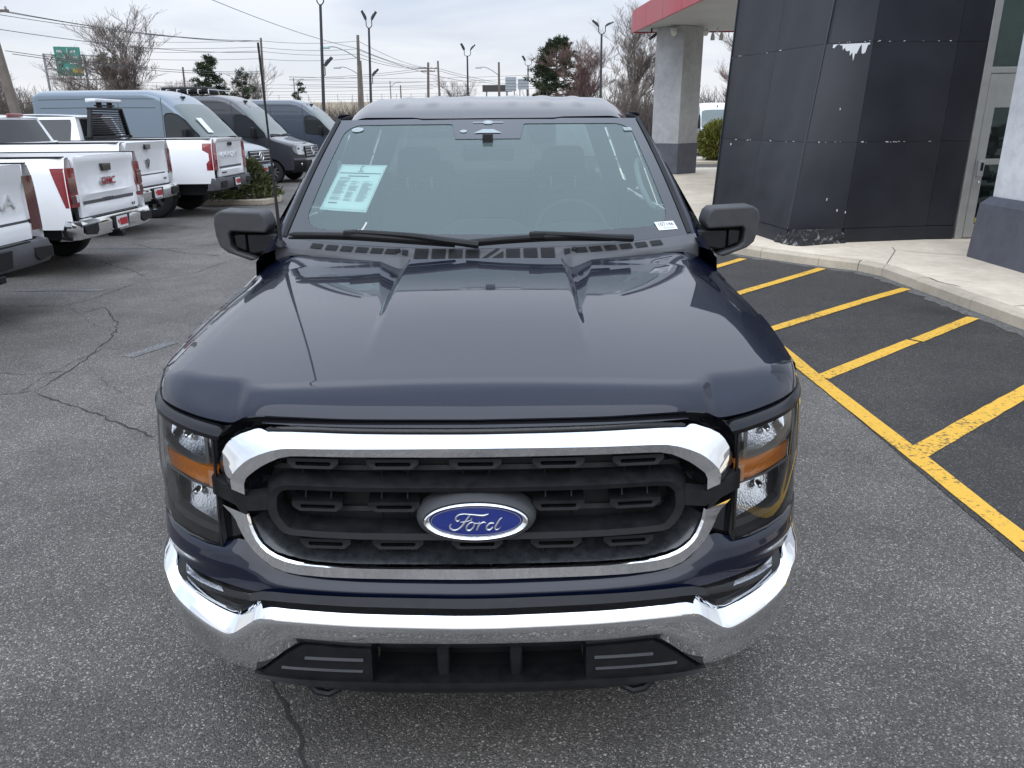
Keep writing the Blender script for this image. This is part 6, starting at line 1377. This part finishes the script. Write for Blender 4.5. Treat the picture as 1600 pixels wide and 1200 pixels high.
# yellow-green clipped bush and the little conifer
def leafy(name, label, loc, rx, rz_, h, m, n, seed, leaf=.05, cat='bush', conif=False):
    rnd = random.Random(seed); t = thing(name, label, cat, loc); B = MB(); A = MB()
    for k in range(9): a = rnd.uniform(0, 6.28); A.tube([(0, 0, 0), (math.cos(a)*rx*.3, math.sin(a)*rx*.3, h*.4), (math.cos(a)*rx*.6, math.sin(a)*rx*.6, h*.7)], [.04, .025, .01], 4)
    A.build('stem', M_bark, t, weld=False)
    for i in range(n):
        a = rnd.uniform(0, 6.28)
        if conif: k = rnd.random()**1.4; rr = rx*(1-k)**.8*rnd.uniform(.55, 1.08); c = Vector((math.cos(a)*rr, math.sin(a)*rr, .05+h*k)); d = Vector((math.cos(a), math.sin(a), rnd.uniform(-.1, .9)))
        else:
            v = Vector((rnd.gauss(0, 1), rnd.gauss(0, 1), rnd.gauss(0, 1))).normalized(); q = rnd.uniform(.75, 1.0)*(1+.16*math.sin(5*a+v.z*4)*math.cos(3*v.z)); c = Vector((v.x*rx*q, v.y*rx*q, h*.52+v.z*h*.5*q)); d = v+Vector((0, 0, .4))
        d = (d+Vector((rnd.gauss(0, .5), rnd.gauss(0, .5), rnd.gauss(0, .5)))).normalized(); u = d.cross(Vector((rnd.random(), rnd.random(), rnd.random()))).normalized()*leaf*.35; p1 = c+d*leaf*rnd.uniform(1.2, 2.4); B.add([c-u, c+u, p1+u*.4, p1-u*.4], [(0, 1, 2, 3)])
    B.build('foliage', m, t, smooth=0, weld=False); return t
M_ygreen = mat('yellow_green_leaf', (.16, .165, .03), .7, noise_amt=.5, noise_scale=2.5); M_cgreen = mat('conifer_leaf', (.085, .095, .035), .7, noise_amt=.5, noise_scale=2.5)
leafy('clipped_bush', 'rounded yellow-green bush between the pillar and the dark wall', (9.3, 35.5, .1), .95, 0, 1.55, M_ygreen, 9000, 1, .085)
leafy('clipped_bush', 'second yellow-green bush partly hidden behind the dark wall', (10.6, 36.6, .1), 1.0, 0, 1.75, M_ygreen, 7000, 2, .085)
leafy('conifer_shrub', 'small spreading green conifer at the tail of the tall white pickup', (-6.25, 19.25, .12), .62, 0, .82, M_cgreen, 2600, 3, .065, 'shrub', True)
leafy('conifer_shrub', 'low green conifer under the tailgate of the tall white pickup', (-6.9, 18.7, .12), .55, 0, .5, M_cgreen, 1500, 4, .06, 'shrub', True)
def planter(name, x0, x1, y0, y1, lab):
    mb = MB(); mb.prism([(x0, y0), (x1, y0), (x1+.2, (y0+y1)/2), (x1, y1), (x0, y1)], lambda a, b, d: (a, b, d), 0, .13); return struct(mb.build(name, M_kerb, None, smooth=0, bevel=.02))
planter('planting_island', -9.5, -5.8, 18.5, 20.0, ''); planter('planting_bed', 7.4, 14, 34.2, 39, '')
mb = MB(); mb.prism([(-9.3, 18.7), (-6.0, 18.7), (-5.85, 19.25), (-6.0, 19.8), (-9.3, 19.8)], lambda a, b, d: (a, b, d), .1, .138); struct(mb.build('mulch', mat('mulch', (.07, .055, .04), .95, noise_amt=.5, noise_scale=25), None, smooth=0))
# lot lamp posts
def lamp_head(mb, p, yaw, tilt, s=1.0):
    M4 = Matrix.Translation(p) @ Matrix.Rotation(yaw, 4, 'Z') @ Matrix.Rotation(tilt, 4, 'Y'); b = MB(); b.box((.25*s, 0, 0), (.50*s, .36*s, .07*s)); b.box((.20*s, 0, .05*s), (.24*s, .22*s, .05*s)); mb.add([tuple(M4 @ Vector(q)) for q in b.v], b.f)
def lamp_post(label, x, y, top, heads, low=None, lean=0.0, s=1.0):
    t = thing('lamp_post', label, 'lamp post', (x, y, 0), 0, 'black lot lamp posts'); tx = lean; mb = MB(); mb.tube([(0, 0, 0), (tx*.5, 0, top*.5), (tx, 0, top)], [.085*s, .075*s, .06*s], 8); mb.build('pole', M_steel, t)
    for dx, yaw, tilt in heads:
        sg = 1 if dx > 0 else -1
        mb = MB(); mb.tube([(tx, 0, top-.05), (tx+dx*.6, 0, top+.02), (tx+dx, 0, top+.12), (tx+dx, 0, top+.45*s)], .028*s, 6); mb.build('bracket', M_steel, t); mb = MB(); lamp_head(mb, (tx+dx, 0, top+.42*s), yaw, tilt, s); mb.build('lamp_head', M_steel, t, smooth=0)
    if low:
        z, dx = low; mb = MB(); mb.tube([(tx*z/top, 0, z), (dx*.7, 0, z), (dx*.95, 0, z+.06), (dx, 0, z+.5)], .025*s, 6); mb.build('bracket', M_steel, t); mb = MB(); lamp_head(mb, (dx, 0, z+.46), 0, R(-45), s); mb.build('lamp_head', M_steel, t, smooth=0)
lamp_post('nearest black lamp post, top cut off by the upper edge', -8.78, 38, 6.85, [(-.14, R(180), R(-62)), (.16, 0, R(-50))], (3.85, .34), .36)
lamp_post('second black lamp post with a low floodlight, right of the nearest', -8.24, 48, 6.95, [(-.14, R(200), R(-65)), (.18, 0, R(-55))], (3.95, .30), .26)
lamp_post('far black lamp post rising behind the middle of the truck roof', -4.33, 85, 8.2, [(-.30, R(200), R(-62)), (.34, 0, R(-45))], None, .06, 1.35)
lamp_post('farthest lamp post beside the tall pine', 2.72, 120, 9.5, [(-.42, R(200), R(-58)), (.5, 0, R(-30))], None, 0, 1.5)
lamp_post('black lamp post in front of the leafless trees left of the canopy', 6.72, 60, 7.7, [(-.22, R(180), R(-40)), (.26, 0, R(-25))], None, -.10, 1.2)
# wooden utility poles, street lights
def util(label, x, y, top, r=.14, lean=0.0, arms=(), cobra=None, m=None, cat='utility pole'):
    t = thing('utility_pole', label, cat, (x, y, 0), 0, 'utility poles'); mb = MB(); mb.tube([(0, 0, 0), (lean*.5, 0, top*.5), (lean, 0, top)], [r*1.15, r, r*.8], 8); mb.build('pole', m or M_wood, t)
    for z, w in arms: mb = MB(); mb.box((lean*z/top, -.12, z), (w, .10, .12)); mb.build('crossarm', M_wood, t); 
    for z, w in arms:
        for k in (-.45, -.2, .2, .45): mb = MB(); mb.lathe([(.001, .16), (.05, .14), (.06, .03), (.02, 0)], (lean*z/top+k*w, -.12, z+.06), 'z', 8); mb.build('insulator', M_galv, t)
    if cobra:
        z, L, mm = cobra; xx = lean*z/top; mb = MB(); mb.tube(smoothpath([(xx, 0, z), (xx-L*.35, 0, z+.55), (xx-L*.75, 0, z+.95), (xx-L, 0, z+.95)], 4), .05, 6); mb.build('arm', M_galv, t); mb = MB(); mb.box((xx-L-.25, 0, z+.90), (.85, .30, .16), 0, 0, .7); mb.build('street_light', mm, t, bevel=.03)
M_teal = mat('weathered_teal', (.22, .40, .38), .5)
util('tall wooden pole with a teal street light on a long arm', -12.95, 70, 8.75, .15, .35, (), (6.9, 2.5, M_teal))
util('shorter wooden pole just right of the teal street light pole', -16.2, 90, 8.2, .14, .1, (), (6.6, 2.3, M_galv))
util('leaning pole with crossarms above the truck roof', -12.1, 120, 10.0, .20, .4, ((9.2, 2.6), (8.8, 2.0)))
util('plain pole just right of the crossarm pole', -10.15, 120, 10.2, .16, -.15)
util('pole with a street light arm near the middle of the truck roof', -1.25, 100, 8.6, .15, 0, (), (7.1, 2.2, M_galv))
util('thin pole beside the truck aerial', -21.1, 70, 8.6, .11, .4)
util('small far pole left of the pines', -35.6, 90, 7.7, .12, .2)
util('short far pole above the truck roof left side', -17.2, 130, 7.4, .12)
util('thick weathered wooden pole leaning at the left edge', -25.2, 42, 9.5, .24, -.9, ((7.2, 2.4),))
for lab, x, y, top in (('far street light left of the nearest lamp post', -39.2, 150, 9.6), ('far street light between lamp post and crossarm pole', -21.7, 150, 9.0)): util(lab, x, y, top, .12, 0, (), (top-1.1, -1.8, M_galv), M_galv, 'street light')
# overhead wires
WL = 'thin overhead power line strung across the sky'
def wire(a, b, sag, r=.018, lab=None):
    a, b = Vector(a), Vector(b); mb = MB(); mb.tube([a.lerp(b, k)+Vector((0, 0, -4*sag*k*(1-k))) for k in linspace(0, 1, 14)], r, 4, cap=False); tag(mb.build('power_line', M_steel, None, weld=False), lab or WL, 'wire', 'overhead power lines')
W0 = (-25.9, 42, 0)
RANK = ['highest', 'second highest', 'third highest', 'fourth highest', 'fifth highest', 'lowest']
for i, (dz, dx) in enumerate(((7.3, -.9), (7.28, .3), (7.2, 1.0), (6.4, .4), (5.4, .6), (5.25, .9))): wire((W0[0]+dx, 42, dz), (-21.0+dx*.3, 70, dz+1.1 if dz > 6 else dz+.6), .35, .016, RANK[i]+' of the power lines running from the leaning left pole')
R4 = ['highest', 'second highest', 'third highest', 'lowest']
for i, (z0, z1) in enumerate(((8.4, 8.3), (7.9, 7.7), (7.6, 7.3), (7.0, 7.0))):
    wire((-36, 74, z0+.5), (-21.0, 70, z0), .15, .014, R4[i]+' of four power lines left of the thin pole by the aerial')
    wire((-21.0, 70, z0), (-12.6, 70, z1), .2, .014, R4[i]+' of four power lines between the thin pole and the teal light pole')
    wire((-12.6, 70, z1), (-11.8, 120, 9.3), .4, .02, R4[i]+' of four power lines from the teal light pole to the crossarms')
wire((-16.0, 30, 8.4), (-12.6, 70, 7.7), .5, .016, 'single power line slanting down from the top edge to the teal light pole'); wire((-12.6, 70, 7.6), (-3.5, 120, 7.2), .6, .022, 'long power line sloping from the teal light pole down behind the truck roof')
for nm, z in (('upper', 9.3), ('lower', 9.0)):
    wire((-11.8, 120, z), (-9.9, 120, z-.2), .05, .022, nm+' short power line between the crossarm pole and the plain pole'); wire((-9.9, 120, z-.2), (6, 150, z-1.6), .5, .026, nm+' power line falling right from the plain pole'); wire((-11.8, 120, z), (-40, 150, z+.4), .4, .026, nm+' power line leading left from the leaning crossarm pole')
for nm, z in (('topmost', 7.9), ('middle', 7.4), ('lowest', 6.9)): wire((-60, 130, z+.4), (-12, 130, z), .5, .022, nm+' of three low far power lines above the raised highway fence')
for nm, z in (('topmost', 9.9), ('middle', 9.3), ('lowest', 8.4)): wire((-40, 150, z), (6, 150, z), .5, .024, nm+' of three high far power lines level across mid sky')
# green road sign on a truss gantry
SG = thing('road_sign', 'green highway sign on a steel gantry left of the large leafless tree', 'road sign', (-47.6, 90, 0), R(24)); M_sgreen = mat('sign_green', (.045, .26, .20), .5)
mb = MB(); mb.box((0, -.25, 8.35), (2.5, .08, 2.9)); sp_ = mb.build('sign_panel', M_sgreen, SG); rnd = random.Random(4)
mb = MB()
for z, parts in ((9.35, ((-.7, .5), (.55, .45))), (8.75, ((-.3, .35), (.75, .4))), (8.2, ((-.85, .25), (.5, .7))), (7.65, ((-.75, .3), (-.2, .25), (.75, .2))), (7.2, ((-.5, .3),))):
    for x, w in parts:
        for k in range(int(w/.11)): mb.box((x-w/2+k*.13, -.30, z+rnd.uniform(-.02, .02)), (.08, .01, .22))
mb.box((.0, -.30, 9.2), (.06, .01, .9)); stuff(mb.build('sign_lettering', M_tag_w, sp_, smooth=0, weld=False)); mb = MB(); mb.box((.72, -.305, 7.4), (.9, .012, .5)); mb.build('exit_patch', mat('sign_yellow', (.55, .38, .06), .5), sp_)
for x in (-2.3, 1.5, 3.2): mb = MB(); mb.tube([(x, 0, 0), (x, 0, 9.1)], .12, 8); mb.build('gantry_post', M_galv, SG)
for z in (9.0, 7.6, 6.6): mb = MB(); mb.tube([(-2.4, 0, z), (3.3, 0, z)], .07, 6); mb.build('gantry_chord', M_galv, SG)
for k in range(6): x = -2.3+k*.92; mb = MB(); mb.tube([(x, 0, 9.0 if k % 2 else 7.6), (x+.92, 0, 7.6 if k % 2 else 9.0)], .045, 5); mb.build('gantry_brace', M_galv, SG)
# raised highway with a fence, far billboards
HW = thing('overpass', 'grey raised highway wall with a wire fence far behind the vans', 'overpass', (-36, 165, 0)); mb = MB(); mb.box((0, 0, 2.9), (58, 1.2, 5.8)); mb.build('retaining_wall', M_kerb, HW)
for k in range(20): mb = MB(); mb.tube([(-28+k*2.95, -.3, 5.7), (-28+k*2.95, -.3, 7.3)], .05, 5); mb.build('fence_post', M_galv, HW)
for z in (6.3, 6.8, 7.25): mb = MB(); mb.tube([(-28.5, -.3, z), (28.5, -.3, z)], .035, 4); mb.build('fence_rail', M_galv, HW)
BB = thing('billboard', 'dark low billboard above the truck roof right of the far lamp post', 'billboard', (-2.2, 122, 0)); mb = MB(); mb.box((.4, 0, 6.5), (4.4, .3, .95)); mb.build('board', mat('billboard_dark', (.06, .055, .05), .7), BB)
for x in (-1.2, 1.8): mb = MB(); mb.tube([(x, .1, 0), (x, .1, 6.3)], .12, 6); mb.build('leg', M_galv, BB)
for lab, x in (('grey sign panel back beside the far street light pole', .2), ('smaller grey sign panel left of the farthest lamp post', 2.0)):
    t = thing('sign_panel', lab, 'sign', (x, 118, 0), 0); mb = MB(); mb.box((0, 0, 6.9), (1.55, .12, 1.9 if x < 1 else 1.4)); mb.build('panel', mat('sign_back', (.34, .37, .40), .5), t)
    for k in range(4): mb = MB(); mb.box((0, -.08, 6.2+.4*k), (1.6, .05, .05)); mb.build('stiffener', M_galv, t)
    for q in (-.5, .5): mb = MB(); mb.tube([(q, .1, 0), (q, .1, 6.4)], .08, 6); mb.build('post', M_galv, t)
# vehicles glimpsed past the pillar
van('panel_van', 'dark blue van glimpsed between the pillar and the dark wall', (14.2, 45.5, 0), R(-90), (.045, .075, .14), 5.95, 'vans glimpsed behind the building', False)
van('panel_van', 'white van glimpsed behind the bush next to the dark wall', (10.95, 41.5, 0), R(-4), (.80, .81, .82), 5.5, 'vans glimpsed behind the building', False)
t_, _ = van('parked_car', 'white car partly hidden between the truck cab and the pillar', (6.3, 38.0, 0), R(90), (.78, .79, .80), 4.9, 'vans glimpsed behind the building', False); t_.scale = (.95, .85, .70); t_['category'] = 'car'; t_['group'] = 'cars behind the building'
